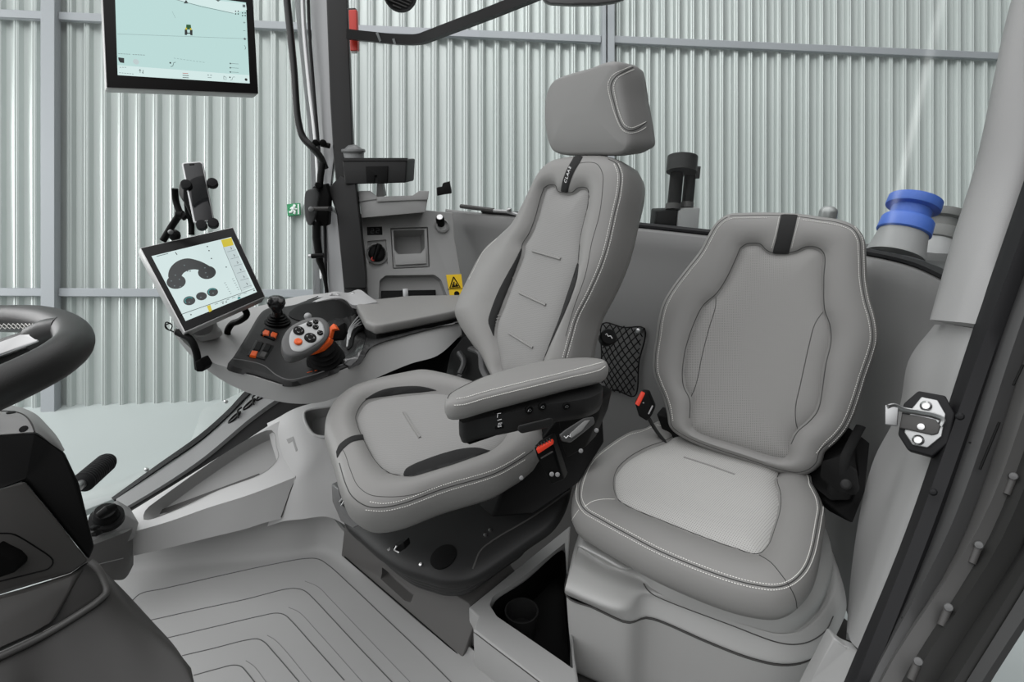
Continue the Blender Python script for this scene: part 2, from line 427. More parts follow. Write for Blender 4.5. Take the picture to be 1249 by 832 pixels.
# ================================================================ HALL
WA = ray(8900, 400).normalized(); WO = P(0, 400, 5.5); WN = UP.cross(WA).normalized()
if WN.dot(WO - EYE) > 0: WN = -WN
WUP = (UP - WN * UP.dot(WN)).normalized()
def WP(px, py, off=0): return PP(px, py, WO, WN) + WN * off
SHEET = mat('galvanised_sheet', (.46, .50, .485), .38, .25, var=.05, vscale=1.2)
HSTEEL = mat('painted_hall_steel', (.33, .35, .37), .5, .1)
HFLOOR = mat('hall_concrete', (.38, .415, .41), .5, var=.06, vscale=.8)
def hall():
    pitch = .1597; s0 = (WP(11, 400) - WO).dot(WA)
    prof = [(0, 0), (.016, .006), (.036, .042), (.050, .048), (.060, .043), (.070, .048), (.084, .042), (.104, .006), (.121, 0), (.140, -.001)]
    bm = bmesh.new(); A = []
    ub = (WP(0, 520) - WO).dot(WUP); ut = (WP(0, -750) - WO).dot(WUP)
    for k in range(-45, 92):
        for a, h in prof:
            s = s0 + k * pitch + a; base = WO + WA * s + WN * (h - .048)
            A.append((bm.verts.new(base + WUP * ub), bm.verts.new(base + WUP * ut)))
    for a, b in zip(A, A[1:]): bm.faces.new((a[0], b[0], b[1], a[1]))
    o = fin('wall_back', bm, SHEET, None, ang=30)
    struct(o, 'corrugated galvanised sheet wall of the hall')
    def bar(px0, py0, px1, py1, px2, py2, px3, py3, th=.05, n='trim_1', l=''):
        f = [WP(px0, py0, th), WP(px1, py1, th), WP(px2, py2, th), WP(px3, py3, th)]
        bm = bmesh.new(); slab(bm, f, WN * -(th + .001), .004, 1); struct(fin(n, bm, HSTEEL), l)
    def yl(y0, x): return y0 + (400 - y0) * x / 8900
    def rail(x0, x1, ya, yb, n, l): bar(x0, yl(ya, x0), x1, yl(ya, x1), x1, yl(yb, x1), x0, yl(yb, x0), .045, n, l)
    rail(-500, 57.5, 14, 24, 'trim_1', 'upper steel rail left of the left column')
    rail(75, 732, 14, 23.6, 'trim_2', 'upper steel rail between the two columns')
    rail(747.5, 1700, 13.5, 23, 'trim_3', 'upper steel rail right of the right column')
    rail(-500, 57.5, 351.5, 361.5, 'trim_4', 'lower steel rail left of the left column')
    rail(75, 732, 351.5, 361.5, 'trim_5', 'lower steel rail between the two columns')
    rail(747.5, 1700, 351.5, 361.5, 'trim_6', 'lower steel rail right of the right column')
    bar(57.5, -700, 74.5, -700, 74.5, 512, 57.5, 512, .09, 'trim_7', 'steel column left of the upper screen')
    bm = bmesh.new()
    for a, b in ((732.5, 736.8), (738.8, 747)):
        slab(bm, [WP(a, -700, .09), WP(b, -700, .09), WP(b, 512, .09), WP(a, 512, .09)], WN * -.091, .003, 1)
    struct(fin('trim_8', bm, HSTEEL), 'paired steel column behind the headrest')
    bm = bmesh.new(); z = -1.205
    vs = [bm.verts.new(v) for v in ((-9, -2, z), (10, -2, z), (10, 9, z), (-9, 9, z))]; bm.faces.new(vs)
    struct(fin('floor', bm, HFLOOR), 'pale concrete floor of the hall')
    # exit sign
    E = thing('exit_sign', 'small green exit sign with running figure on the corrugated wall', 'sign')
    G = mat('sign_green', srgb(20, 140, 85), .5); W = mat('sign_white', (.8, .85, .82), .5)
    p = lambda x, y, o: WP(x, y, o)
    slab_obj('sign_board', [p(351, 250, .03), p(366.5, 248.5, .03), p(367, 262.5, .03), p(352, 264, .03)], WN * -.03, G, E)
    bm = bmesh.new()
    def pl(pts, w=.012):
        tube(bm, [p(x, y, .034) for x, y in pts], w, sides=6)
    lathe(bm, p(360.2, 251.8, .028), WN, [(.014, 0), (.014, .01)], 12)
    pl([(359.8, 253.5), (358.5, 257)], .016); pl([(358.5, 257), (361, 259), (360, 262)]); pl([(358.5, 257), (356.5, 259.5), (354, 260)])
    pl([(359.5, 254), (362, 256), (363.5, 255.5)], .008); pl([(359.5, 254), (357, 254), (355.5, 256)], .008)
    fin('running_figure', bm, W, E)
    slab_obj('doorway_mark', [p(364, 250, .032), p(365.8, 249.8, .032), p(366, 262, .032), p(364.2, 262.3, .032)], WN * -.004, W, E)
hall()

# ================================================================ CAB SHELL
def SILL(px, py, z=.95): return PZ(px, py, z)
def rear_wall():
    top = [(545, 257), (590, 262), (640, 267), (700, 273), (780, 280.5), (860, 289.5), (960, 301), (1060, 316), (1110, 328), (1150, 346), (1175, 362)]
    T = [SILL(*q) for q in top]
    cen = Vector((.1, .3, 0))
    def row(inn, z):
        r = []
        for t in T:
            d = Vector((cen.x - t.x, cen.y - t.y, 0)).normalized(); r.append(Vector((t.x, t.y, z)) + d * inn)
        return r
    rows = [row(-.10, .945), row(-.004, .953), row(.012, .945), row(.022, .92), row(.03, .86), row(.06, .70), row(.07, .5), row(.06, .2), row(.05, .02)]
    o = loft('wall_rear', rows, mat('rear_trim', (.19, .19, .187), .6, bump=.2, bscale=1200), None, nu=60, nv=40, thick=.015)
    struct(o, 'grey moulded rear wall panel of the cab')
    # black sill gasket on top
    pts = [t + Vector((0, 0, .012)) + Vector((t.x - cen.x, t.y - cen.y, 0)).normalized() * .03 for t in T[1:]]
    g = tube_obj('gasket', cr(pts, 60, False), .014, RUB, o, sides=8, flat=.7)
    pts2 = [p + Vector((0, 0, .012)) for p in pts]
    # rear glass
    rows = [[p + Vector((p.x - cen.x, p.y - cen.y, 0)).normalized() * (.03 + k * .02) + Vector((0, 0, h)) for p in pts] for k, h in ((0, 0.005), (.6, .45), (1.3, 1.1))]
    W = bpy.data.objects.new('window_1', None); COL.objects.link(W); struct(W, 'rear window of the cab')
    loft('glass_pane', rows, GLASS, W, nu=50, nv=10, thick=.004)
    return o, T
GLASS = bpy.data.materials.new('clear_glass'); GLASS.use_nodes = True
_n = GLASS.node_tree; _n.nodes.clear()
_o = _n.nodes.new('ShaderNodeOutputMaterial'); _t = _n.nodes.new('ShaderNodeBsdfTransparent'); _g = _n.nodes.new('ShaderNodeBsdfGlossy'); _m = _n.nodes.new('ShaderNodeMixShader'); _f = _n.nodes.new('ShaderNodeMath'); _lw = _n.nodes.new('ShaderNodeLayerWeight'); _p = _n.nodes.new('ShaderNodeMath')
_t.inputs[0].default_value = (.975, .985, .98, 1); _g.inputs['Roughness'].default_value = .15; _lw.inputs[0].default_value = .5; _p.operation = 'POWER'; _p.inputs[1].default_value = 4; _f.operation = 'MULTIPLY_ADD'; _f.inputs[1].default_value = .12; _f.inputs[2].default_value = .012; _n.links.new(_lw.outputs['Facing'], _p.inputs[0]); _n.links.new(_p.outputs[0], _f.inputs[0])
_n.links.new(_f.outputs[0], _m.inputs[0]); _n.links.new(_t.outputs[0], _m.inputs[1]); _n.links.new(_g.outputs[0], _m.inputs[2]); _n.links.new(_m.outputs[0], _o.inputs[0])
REAR, SILLPTS = rear_wall()

# ---- right-hand service panel with pocket
def service_panel():
    fm = fr((441, 265, 2.2), (560, 258, 2.34), (449, 370, 2.16))
    M_ = mat('panel_grey', (.30, .30, .295), .55, bump=.15, bscale=1200)
    out = [(436, 262), (448, 258), (521, 256), (553, 259), (554.5, 287), (559.5, 317), (567, 360), (575, 410), (452, 410), (447, 350)]
    p2 = [fm.to2(*q) for q in out]
    o = slab_obj('wall_right', [fm.w(a, b) for a, b in p2], fm.N * -.14, M_, None, .006)
    struct(o, 'grey moulded service panel at the right rear corner of the cab')
    def cutbox(px, depth, bev=.004, taper=None):
        fr_ = [fm.w(*fm.to2(*q), .05) for q in px]
        bm = bmesh.new(); slab(bm, fr_, fm.N * -(.05 + depth), bev, 2); c = fin('c', bm, M_); cut(o, c)
    cutbox([(476, 278), (522, 276.5), (524.5, 326), (479, 328)], .016)
    cutbox([(448, 294), (471, 292), (473, 322), (466, 328), (455, 329), (450, 323)], .010)
    cutbox([(463, 342), (470, 336), (530, 335), (538, 341), (548, 368), (550, 405), (460, 405)], .035, .006)
    # storage pocket, open at top half
    pk = plate('storage_pocket', fm, [(477.5, 279.5), (521, 278), (523, 324.5), (480.5, 326.5)], .010, mat('pocket_grey', (.33, .33, .325), .5), o, .002, h=-.004)
    c = bmesh.new(); slab(c, [fm.w(*fm.to2(*q), .03) for q in ((480, 280.5), (518, 279.5), (518.5, 302), (513, 309), (486, 310), (481, 304))], fm.N * -.07, .003, 2); cut(pk, fin('c', c, M_))
    c = bmesh.new(); slab(c, [fm.w(*fm.to2(*q), .03) for q in ((480, 280.5), (518, 279.5), (518.5, 302), (513, 309), (486, 310), (481, 304))], fm.N * -.12, .003, 2); cut(o, fin('c', c, M_))
    plate('pocket_lip', fm, [(481, 309), (487, 310.5), (513.5, 309.5), (519, 303), (520, 322), (482, 324)], .006, MATS['pocket_grey'], o, .002, h=.006)
    # display
    d = plate('digital_clock', fm, [(447.5, 277), (466, 276.5), (466.5, 286.5), (448, 287)], .006, BLK, o, .001, h=.002)
    seg = mat('clock_digits', (.06, .065, .065), .5)
    bm = bmesh.new()
    def digit(cx, cy):
        for x0, y0, x1, y1 in ((-1.6, -2.6, 1.6, -2.6), (-1.6, 0, 1.6, 0), (-1.6, 2.6, 1.6, 2.6), (-1.6, 0, -1.6, 2.6), (1.6, -2.6, 1.6, 0)):
            tube(bm, [fm.w(*fm.to2(cx + x0, cy + y0), .0025), fm.w(*fm.to2(cx + x1, cy + y1), .0025)], .0011, sides=4)
    digit(454, 282); digit(460.5, 281.8); fin('clock_digit', bm, seg, d)
    # battery isolator knob
    n = fm.N; c = fm.w(*fm.to2(459.5, 309.5), -.012)
    lathe_obj('knob_collar', c, n, [(.040, 0), (.042, .012), (.036, .018), (.034, .010), (.0005, .010)], MATS['pocket_grey'], o)
    k = knob('rotary_knob', c + n * .008, n, .032, .016, BLK, o)
    a = fm.w(*fm.to2(455.5, 318), .016); b = fm.w(*fm.to2(462, 300), .018)
    tube_obj('knob_grip', [a, a.lerp(b, .5), b], [.007, .009, .011], BLK, k, sides=10)
    knob('red_marker', fm.w(*fm.to2(454.5, 317), .010), n, .008, .006, RED, k)
    # gear knob / socket at top right
    c = fm.w(*fm.to2(539, 276), 0)
    lathe_obj('socket_collar', c, n, [(.030, 0), (.028, .012), (.022, .016), (.018, .006), (.0005, .006)], MATS['pocket_grey'], o)
    s = lathe_obj('socket_plug', fm.w(*fm.to2(537.5, 273.5), 0), (n + Vector((-.3, 0, .35))).normalized(), [(.016, 0), (.017, .035), (.014, .045), (.0005, .046)], BLK, o)
    lathe_obj('plug_cap', fm.w(*fm.to2(537.5, 273.5), 0) + (n + Vector((-.3, 0, .35))).normalized() * .040, (n + Vector((-.3, 0, .35))).normalized(), [(.012, 0), (.012, .008), (.0005, .009)], CHR, s)
    # lower bay: dark door with latch
    plate('bay_door', fm, [(466, 353), (533, 352), (534, 400), (466, 400)], .01, BLK, o, .002, h=-.02)
    plate('bay_latch', fm, [(491.5, 352), (498, 351.5), (498.5, 363), (492, 363.5)], .012, STL, o, .001, h=-.005)
    # warning sticker
    S = thing('warning_sticker', 'yellow warning sticker with triangle above the right armrest', 'sticker')
    Y = mat('sticker_yellow', srgb(235, 195, 20), .5)
    plate('sticker_face', fm, [(544, 335.5), (562.5, 334.5), (565.5, 362), (549, 363.5)], .0012, Y, S, h=.0016)
    bm = bmesh.new(); L = lambda *q, w=.0022: tube(bm, [fm.w(*fm.to2(*x), .0022) for x in q], w, sides=5)
    L((553, 338), (561, 350.5), (548.5, 351.5), (553, 338), w=.0026)
    L((551, 349.5), (558.5, 348.8), w=.0035); L((553.5, 344), (553.5, 348), w=.003); L((556, 346), (557, 348.5), w=.003); L((551.5, 346.5), (553, 348.5), w=.002)
    L((546, 353), (564.5, 352), w=.0012)
    lathe(bm, fm.w(*fm.to2(557, 358.5), .0012), n, [(.011, 0), (.011, .001)], 18)
    fin('sticker_print', bm, BLK, S)
    # open tray on top
    T = thing('storage_tray', 'light grey open tray below the black cup holder', 'tray')
    G = mat('tray_grey', (.34, .34, .335), .5)
    b = slab_obj('tray_body', [P(437, 233.5, 2.13), P(451, 233, 2.13), P(459.5, 240.5, 2.13), P(503, 239, 2.16), P(511, 233.5, 2.17), P(523, 233.5, 2.18), P(519, 259, 2.18), P(441, 266, 2.13)], away(480, 250, .17), G, T, .003)
    cc = bmesh.new(); slab(cc, [Vector(q) + Vector((.003, .012, .001)) for q in (P(441, 200, 2.14), P(519, 200, 2.19), P(514, 252, 2.19), P(444, 256, 2.14))], away(480, 250, .145), 0)
    cut(b, fin('c', cc, G))
    slab_obj('tray_rim', [P(437.5, 233.2, 2.125), P(451, 232.8, 2.125), P(459.5, 240, 2.125), P(459.5, 243, 2.125), P(438, 246, 2.125)], Vector((.001, .004, 0)), G, T, .001)
    slab_obj('tray_rim', [P(459.5, 240, 2.125), P(503, 238.6, 2.155), P(511, 233, 2.16), P(523, 233, 2.17), P(521.5, 243.5, 2.17), P(459.5, 246, 2.125)], Vector((.001, .004, 0)), G, T, .001)
    # black cup holder on a stalk and cup
    H = thing('cup_holder', 'black twin cup holder fixed beside the pillar above the tray', 'cup holder')
    fr_ = [P(417, 195, 2.08), P(496.5, 194.5, 2.12), P(495, 223, 2.12), P(420.5, 225, 2.08)]
    b = slab_obj('holder_body', fr_, Vector((.015, .10, 0)), PLK, H, .006)
    for x, d in ((436, 2.11), (474, 2.14)):
        c = bmesh.new(); lathe(c, P(x, 196, d + .025) - Vector((0, 0, .07)), Vector((0, 0, 1)), [(.036, 0), (.042, .15)], 28); cut(b, fin('c', c, PLK))
    slab_obj('holder_rim', [q + Vector((0, -.003, .001)) for q in (P(416.5, 193, 2.08), P(497.5, 193, 2.12), P(497, 196, 2.12), P(417, 196.5, 2.08))], Vector((0, .004, 0)), PLK, H)
    slab_obj('holder_recess', [P(446, 203, 2.085), P(473, 202.5, 2.10), P(472.5, 224, 2.10), P(461, 224, 2.09), P(460, 214, 2.09), P(457, 214, 2.09), P(456.5, 224, 2.09), P(447, 224, 2.085)], Vector((0, .01, 0)), BLK, H, .001)
    slab_obj('holder_stalk', [P(460, 212, 2.12), P(464, 212, 2.12), P(468, 240, 2.16), P(459, 240, 2.16)], Vector((0, .05, 0)), G, H, .001)
    c = P(432.5, 204, 2.135)
    cup = thing('travel_cup', 'pale grey lidded cup standing in the cup holder', 'cup')
    lathe_obj('cup_body', c - Vector((0, 0, .05)), Vector((0, 0, 1)), [(.030, 0), (.034, .05), (.0385, .10), (.037, .104), (.0005, .104)], mat('cup_grey', (.33, .34, .34), .4), cup)
    lathe_obj('cup_lid', c + Vector((0, 0, .052)), Vector((0, 0, 1)), [(.0425, 0), (.0445, .006), (.042, .012), (.036, .013), (.034, .010), (.030, .015), (.016, .026), (.0005, .028)], mat('cup_lid_grey', (.16, .165, .165), .35), cup)
service_panel()

# ---- pillars
def pillars():
    O = bpy.data.objects.new('trim_9', None); COL.objects.link(O); struct(O, 'right rear cab pillar with charcoal cover')
    back = Vector((-.02, .10, 0))
    slab_obj('pillar_cover', [P(395.5, -70, 2.14), P(421, -70, 2.14), P(430, 172, 2.1), P(435, 225, 2.1), P(446.5, 365, 2.1), P(446.5, 420, 2.1), P(424, 420, 2.1), P(414.6, 274, 2.1), P(406.5, 190, 2.1), P(402.5, 125, 2.1)], back, PLK, O, .006)
    slab_obj('pillar_cover', [P(416, 214, 2.09), P(434, 224, 2.09), P(446.5, 337, 2.09), P(447, 352, 2.09), P(419.5, 352, 2.09), P(411, 262, 2.09), P(400, 230, 2.09)], back, PLK, O, .005)
    Gm = mat('pillar_grey', (.36, .365, .37), .45)
    slab_obj('pillar_side', [P(375, -70, 2.22), P(396.5, -70, 2.16), P(404, 125, 2.12), P(408, 190, 2.12), P(402, 235, 2.12), P(396, 235, 2.16), P(390, 200, 2.18), P(386, 172, 2.2)], back, Gm, O, .004)
    slab_obj('pillar_side', [P(396, 250, 2.12), P(411, 262, 2.1), P(420, 352, 2.1), P(421, 372, 2.1), P(401, 372, 2.12)], back, Gm, O, .003)
    lab(slab_obj('glass_seal_strip', [P(354, -70, 2.3), P(366, -70, 2.3), P(369, 20, 2.3), P(388, 180, 2.26), P(391.5, 372, 2.24), P(382, 372, 2.24), P(378, 180, 2.28), P(361, 20, 2.3)], back, mat('strip_grey', (.20, .205, .21), .35), O, .003), 'grey strip beside the bright seal')
    bm = bmesh.new(); tube(bm, cr([P(368.5, -70, 2.2), P(370, 20, 2.2), P(377, 100, 2.18), P(386, 178, 2.16), P(390, 260, 2.15), P(393, 340, 2.14)], 30, False), .009, sides=10)
    fin('bright_seal', bm, STL, O)
    bm = bmesh.new(); tube(bm, cr([P(375, -70, 2.17), P(376.5, 20, 2.17), P(382, 100, 2.16), P(388.5, 178, 2.14), P(395, 260, 2.12), P(398, 360, 2.11)], 30, False), .006, sides=10)
    fin('black_seal', bm, RUB, O)
    # window 2 (right side glass)
    W = bpy.data.objects.new('window_2', None); COL.objects.link(W); struct(W, 'right side window of the cab')
    g = [P(-260, -200, 1.75), P(368, -120, 2.33), P(390, 372, 2.26), P(330, 500, 2.0), P(150, 600, 1.84), P(-260, 700, 1.6)]
    slab_obj('glass_pane', g, Vector((-.0005, .003, 0)), GLASS, W)
    # left rear pillar, light grey
    L = bpy.data.objects.new('trim_10', None); COL.objects.link(L); struct(L, 'left rear cab pillar in light grey')
    Pg = mat('left_pillar_grey', (.30, .30, .297), .6, bump=.35, bscale=700)
    rows = [[P(1286, -120, 1.16), P(1246, 10, 1.14), P(1205.5, 200, 1.12), P(1178, 290, 1.1), P(1162, 347, 1.09), P(1149.5, 393, 1.08)],
            [P(1292, -120, 1.13), P(1252, 10, 1.11), P(1211, 200, 1.09), P(1183, 290, 1.07), P(1167, 347, 1.06), P(1153, 394.5, 1.05)],
            [P(1340, -120, 1.10), P(1300, 10, 1.08), P(1250, 200, 1.04), P(1223, 290, 1.01), P(1205, 347, .99), P(1189, 400, .98)],
            [P(1365, -120, 1.11), P(1325, 10, 1.09), P(1268, 200, 1.05), P(1240, 290, 1.02), P(1222, 347, 1.0), P(1204, 404, .99)]]
    loft('pillar_cover', rows, Pg, L, nu=24, nv=14, thick=.02)
    rows = [[P(1140, 396, 1.14), P(1108, 440, 1.22), P(1096, 500, 1.24), P(1066, 560, 1.27), P(1050, 620, 1.26), P(1038, 700, 1.22), P(1032, 780, 1.15)],
            [P(1151, 396, 1.07), P(1114, 440, 1.13), P(1104, 500, 1.14), P(1095, 560, 1.12), P(1078, 620, 1.08), P(1056, 700, 1.04), P(1034, 772, 1.0)],
            [P(1158, 396, 1.045), P(1142, 440, 1.045), P(1128, 500, 1.03), P(1112, 560, 1.01), P(1092, 620, .99), P(1066, 700, .96), P(1040, 785, .93)],
            [P(1190, 401, .98), P(1176, 445, .965), P(1157, 505, .955), P(1140, 560, .945), P(1120, 620, .93), P(1090, 700, .91), P(1056, 798, .89)],
            [P(1206, 404, .985), P(1192, 449, .97), P(1173, 509, .96), P(1156, 564, .95), P(1136, 624, .935), P(1106, 704, .915), P(1072, 800, .895)]]
    o = loft('lower_pillar_trim', rows, Pg, L, nu=40, nv=30, thick=.02)
    # latch
    K = thing('door_striker', 'steel door striker with hook on black octagonal plate', 'striker')
    fm = fr((1090, 520, .955), (1155, 500, .915), (1120, 550, .925))
    oc = [(1102, 492), (1120, 476.5), (1153, 482.5), (1164.5, 505), (1156, 541), (1137, 557), (1107, 549), (1095, 530)]
    plate('base_plate', fm, oc, .03, RUB, K, .003)
    plate('steel_plate', fm, [(1112, 499), (1124, 484.5), (1144, 488.5), (1154, 506), (1149, 533), (1132, 547), (1113, 543), (1103, 528)], .004, STL, K, .002, h=.004)
    bm = bmesh.new()
    p_ = lambda x, y, h: fm.w(*fm.to2(x, y), h)
    hook = [(1147, 520, .006), (1150, 513, .008), (1140, 508, .010), (1122, 504.5, .012), (1104, 502, .016), (1092, 498, .024), (1086, 500, .03), (1086, 511, .03), (1087, 519, .03)]
    W_ = []
    for i, (x, y, h) in enumerate(hook):
        W_.append((p_(x, y, h), p_(x, y, h)))
    tube(bm, cr([a for a, _ in W_[:7]], 30, False), .0055, sides=8, flat=.5)
    fin('hook', bm, STL, K)
    slab_obj('hook_tab', [p_(1083.5, 497.5, .03), p_(1098.5, 499, .022), p_(1096.5, 522, .02), p_(1083, 521, .028)], fm.N * -.004, STL, K, .0012)
    plate('dark_insert', fm, [(1101, 506), (1118, 508), (1142, 513), (1148, 521), (1145, 530), (1138, 532), (1098, 523)], .006, PLD, K, .002, h=.011)
    for x, y in ((1130, 496), (1120.5, 537.5)):
        b = lathe_obj('bolt', p_(x, y, .004), fm.N, [(.0085, 0), (.0085, .003), (.0055, .006), (.0055, .0035), (.0005, .0035)], CHR, K, 20)
    lathe_obj('rivet', p_(1124.5, 522, .011), fm.N, [(.0055, 0), (.005, .003), (.0005, .004)], CHR, K, 18)
pillars()

# ---- open door frame on the right edge
def door_frame():
    D = bpy.data.objects.new('door_1', None); COL.objects.link(D); struct(D, 'dark cab door frame with rubber seals')
    def band(nm, a, b, m, thick=.02, lab_=None, rows_=None):
        """a,b: 2 edge lists of (x,y,d)"""
        o = loft(nm, [[P(*q) for q in a]] + ([[P(*q) for q in rows_]] if rows_ else []) + [[P(*q) for q in b]], m, D, nu=30, nv=8 if rows_ else 3, thick=thick)
        if lab_: lab(o, lab_)
        return o
    A0 = [(1345, -40, 1.0), (1249, 245, .98), (1196, 400, .965), (1114.5, 648, .915), (1038, 836, .875), (1000, 930, .855)]
    A1 = [(1361, -40, .965), (1266, 245, .945), (1211, 400, .93), (1127, 648, .88), (1050, 836, .845), (1012, 930, .83)]
    A2 = [(1373, -40, .985), (1280, 245, .965), (1225, 400, .95), (1139.5, 648, .90), (1063, 836, .865), (1025, 930, .85)]
    band('door_seal', A0, A2, RUB, .01, 'inner rubber seal', A1)
    B1 = [(1392, -40, .95), (1297, 245, .93), (1240, 400, .915), (1157, 648, .865), (1071, 836, .83), (1034, 930, .81)]
    B2 = [(1410, -40, .975), (1317, 245, .955), (1261, 400, .94), (1177, 648, .89), (1083, 836, .855), (1044, 930, .84)]
    band('door_seal', A2, B2, mat('grey_rubber', (.05, .05, .05), .5), .01, 'outer grey rubber seal', B1)
    C2 = [(1450, -40, .93), (1362, 245, .91), (1300, 400, .89), (1210, 648, .85), (1097, 836, .81), (1056, 930, .79)]
    band('frame_face', B2, C2, mat('frame_grey', (.075, .074, .072), .5, var=.1, vscale=8), .02)
    D2 = [(1560, -40, .9), (1490, 245, .88), (1430, 400, .86), (1300, 648, .81), (1187, 836, .76), (1130, 930, .74)]
    Dm = [(1520, -40, .93), (1440, 245, .91), (1375, 400, .9), (1262, 648, .85), (1150, 836, .80), (1100, 930, .78)]
    band('door_edge', C2, D2, mat('door_black', (.022, .022, .021), .4), .02, None, Dm)
    E2 = [(1590, -40, .88), (1520, 245, .86), (1460, 400, .84), (1325, 648, .79), (1206, 836, .745), (1150, 930, .72)]
    band('outer_seal', D2, E2, mat('grey_rubber_outer', (.045, .045, .045), .45), .01)
    # rivets / clips along frame
    for (x, y, d) in ((1236, 581, .875), (1194, 665, .86), (1157, 741, .835), (1120, 807, .81)):
        a = P(x, y, d - .015); b = P(x - 9, y + 22, d - .018)
        bm = bmesh.new(); tube(bm, [a, a.lerp(b, .5), b], .0052, sides=10); fin('clip', bm, PLD, D)
        lathe_obj('clip_head', P(x, y, d - .018), (EYE - P(x, y, d)).normalized(), [(.006, 0), (.005, .004), (.0005, .005)], mat('clip_dark', (.10, .10, .10), .4), D, 16)
    bm = bmesh.new()
    for (x0, y0, x1, y1, d) in ((1248, 445, 1236, 470, .885), (1219, 515, 1195, 573, .88)):
        tube(bm, [P(x0, y0, d - .012), P(x1, y1, d - .014)], .0018, sides=6)
    fin('slot', bm, BLK, D)
    bm = bmesh.new()
    for (x, y, d) in ((1183, 540, .895), (1101, 754, .86)): lathe(bm, P(x, y, d - .012), (EYE - P(x, y, d)).normalized(), [(.0018, 0), (.0018, .002)], 10)
    fin('hole', bm, BLK, D)
    # seal bumps
    for (x, y, d) in ((1171, 508, .88), (1138, 600, .875)):
        lathe_obj('seal_bump', P(x, y, d), (EYE - P(x, y, d)).normalized(), [(.006, 0), (.004, .004), (.0005, .005)], RUB, D, 14)
door_frame()
# ================================================================ FLOOR AND LOWER TRIM
def floor_parts():
    # rubber mat: flat area, rounded rise along the right wall and the seat plinth
    T = thing('floor_mat', 'grey rubber floor mat with stepped contour grooves', 'floor mat')
    # plan line of the wall edge and the plinth edge on z=0
    edge = [(60, 722), (153, 700), (260, 690), (345, 682), (388, 675), (408, 682), (440, 708), (480, 741), (560, 809), (640, 876), (700, 930)]
    E = [PZ(x, y, 0.0) for x, y in edge]
    top = [(60, 705), (153, 681), (260, 658), (345, 637), (398, 628.5), (421, 640), (424, 660), (428, 690), (573, 772), (655, 840), (720, 900)]
    up = []
    n_ = [Vector((0.1, 1, 0)), Vector((0.1, 1, 0)), Vector((.1, 1, 0)), Vector((.15, 1, 0)), Vector((.5, .9, 0)), Vector((.9, .4, 0)), Vector((.8, .4, 0)), Vector((.7, .5, 0)), Vector((.7, .5, 0)), Vector((.7, .5, 0)), Vector((.7, .5, 0))]
    zs = [.085, .09, .115, .135, .15, .10, .03, .02, .02, .02, .02]
    R0, R1, R2, R3 = [], [], [], []
    for e, n, z in zip(E, n_, zs):
        n = n.normalized(); R0.append(e - n * .05); R1.append(e + n * .004 + Vector((0, 0, .006))); R2.append(e + n * .03 + Vector((0, 0, z * .5))); R3.append(e + n * .042 + Vector((0, 0, z)))
    inner = [PZ(60 + i * 30, 850 + i * 8, 0) for i in range(11)]
    inner = [E[i].lerp(Vector((-.35, .62, 0)), .96) + Vector(((i - 5) * .02, 0, 0)) for i in range(11)]
    mid = [a.lerp(b, .5) for a, b in zip(inner, R0)]
    o = loft('mat_surface', [inner, mid, R0, R1, R2, R3], MATM, T, nu=120, nv=50, thick=.01)
    c = Caster(o)
    def g(nm, px, r=.0016): return seamline(nm, c, px, mat('groove_dark', (.07, .07, .07), .7), T, r=r, off=-.0003)
    def corner(L, K, R): return L + K + R
    lines = [
        [(160, 735), (163, 731), (172, 724), (200, 718), (270, 702), (330, 689), (372, 681.5), (388, 682), (400, 689), (430, 716), (470, 754), (510, 792), (560, 842)],
        [(182, 757), (240, 744), (300, 731), (350, 718.5), (362, 718), (372, 721), (383, 731), (400, 749), (440, 792), (480, 834)],
        [(203, 778.5), (260, 765), (320, 751), (337, 748), (347, 750), (356, 758), (380, 785), (420, 830)],
        [(222, 800), (260, 791), (300, 781), (314, 779.5), (322, 783), (335, 797), (365, 832)],
        [(236, 824), (265, 816), (284, 811.5), (294, 813), (301, 820), (312, 834)]]
    for l in lines: g('groove', l)
    soft = mat('groove_soft', (.17, .17, .17), .7)
    for l in ([(372, 709), (388, 716), (405, 733), (450, 780), (500, 832)], [(352, 741), (365, 747), (385, 768), (442, 832)], [(326, 775), (337, 782), (382, 835)], [(300, 806), (310, 813), (326, 834)]):
        seamline('step_edge', c, l, soft, T, r=.0012, off=-.0004)
    # seat plinth under the driver's seat with drawer face and dark end
    S = thing('seat_plinth', 'dark grey plinth with recessed handle below the driver seat', 'plinth')
    A = P(421, 640, 1.80); tl, tr, br, bl = P(420, 641, 1.72), P(574, 741, 1.47), P(563, 806, 1.445), P(416, 678, 1.78)
    back = Vector((.42, .50, 0))
    N = ((tr - tl).cross(bl - tl)).normalized()
    if N.dot(tl - EYE) > 0: N = -N
    b = slab_obj('plinth_body', [tl, P(500, 690, 1.59), P(571, 736, 1.475), P(582, 752, 1.46), br, bl], Vector((.10, .16, 0)), mat('plinth_grey', (.088, .085, .082), .55, bump=.2, bscale=900), S, .004)
    fm = Frame(P(490, 700, (1.59 + 1.6) / 2), N, (tr - tl).normalized())
    rc = [(466, 692), (505, 724), (501, 735), (494, 733), (464, 706)]
    # recess traced on the actual face
    c2 = Caster(b)
    q = [c2(*p)[0] for p in rc]
    cc = bmesh.new(); slab(cc, [v + N * .02 for v in q], N * -.05, .003, 2); cut(b, fin('c', cc, PLK))
    c2 = Caster(b)
    seamline('panel_gap', c2, [(416.5, 676), (470, 722), (520, 765), (564, 803)], BLK, S, r=.002)
    return T
MAT_T = floor_parts()

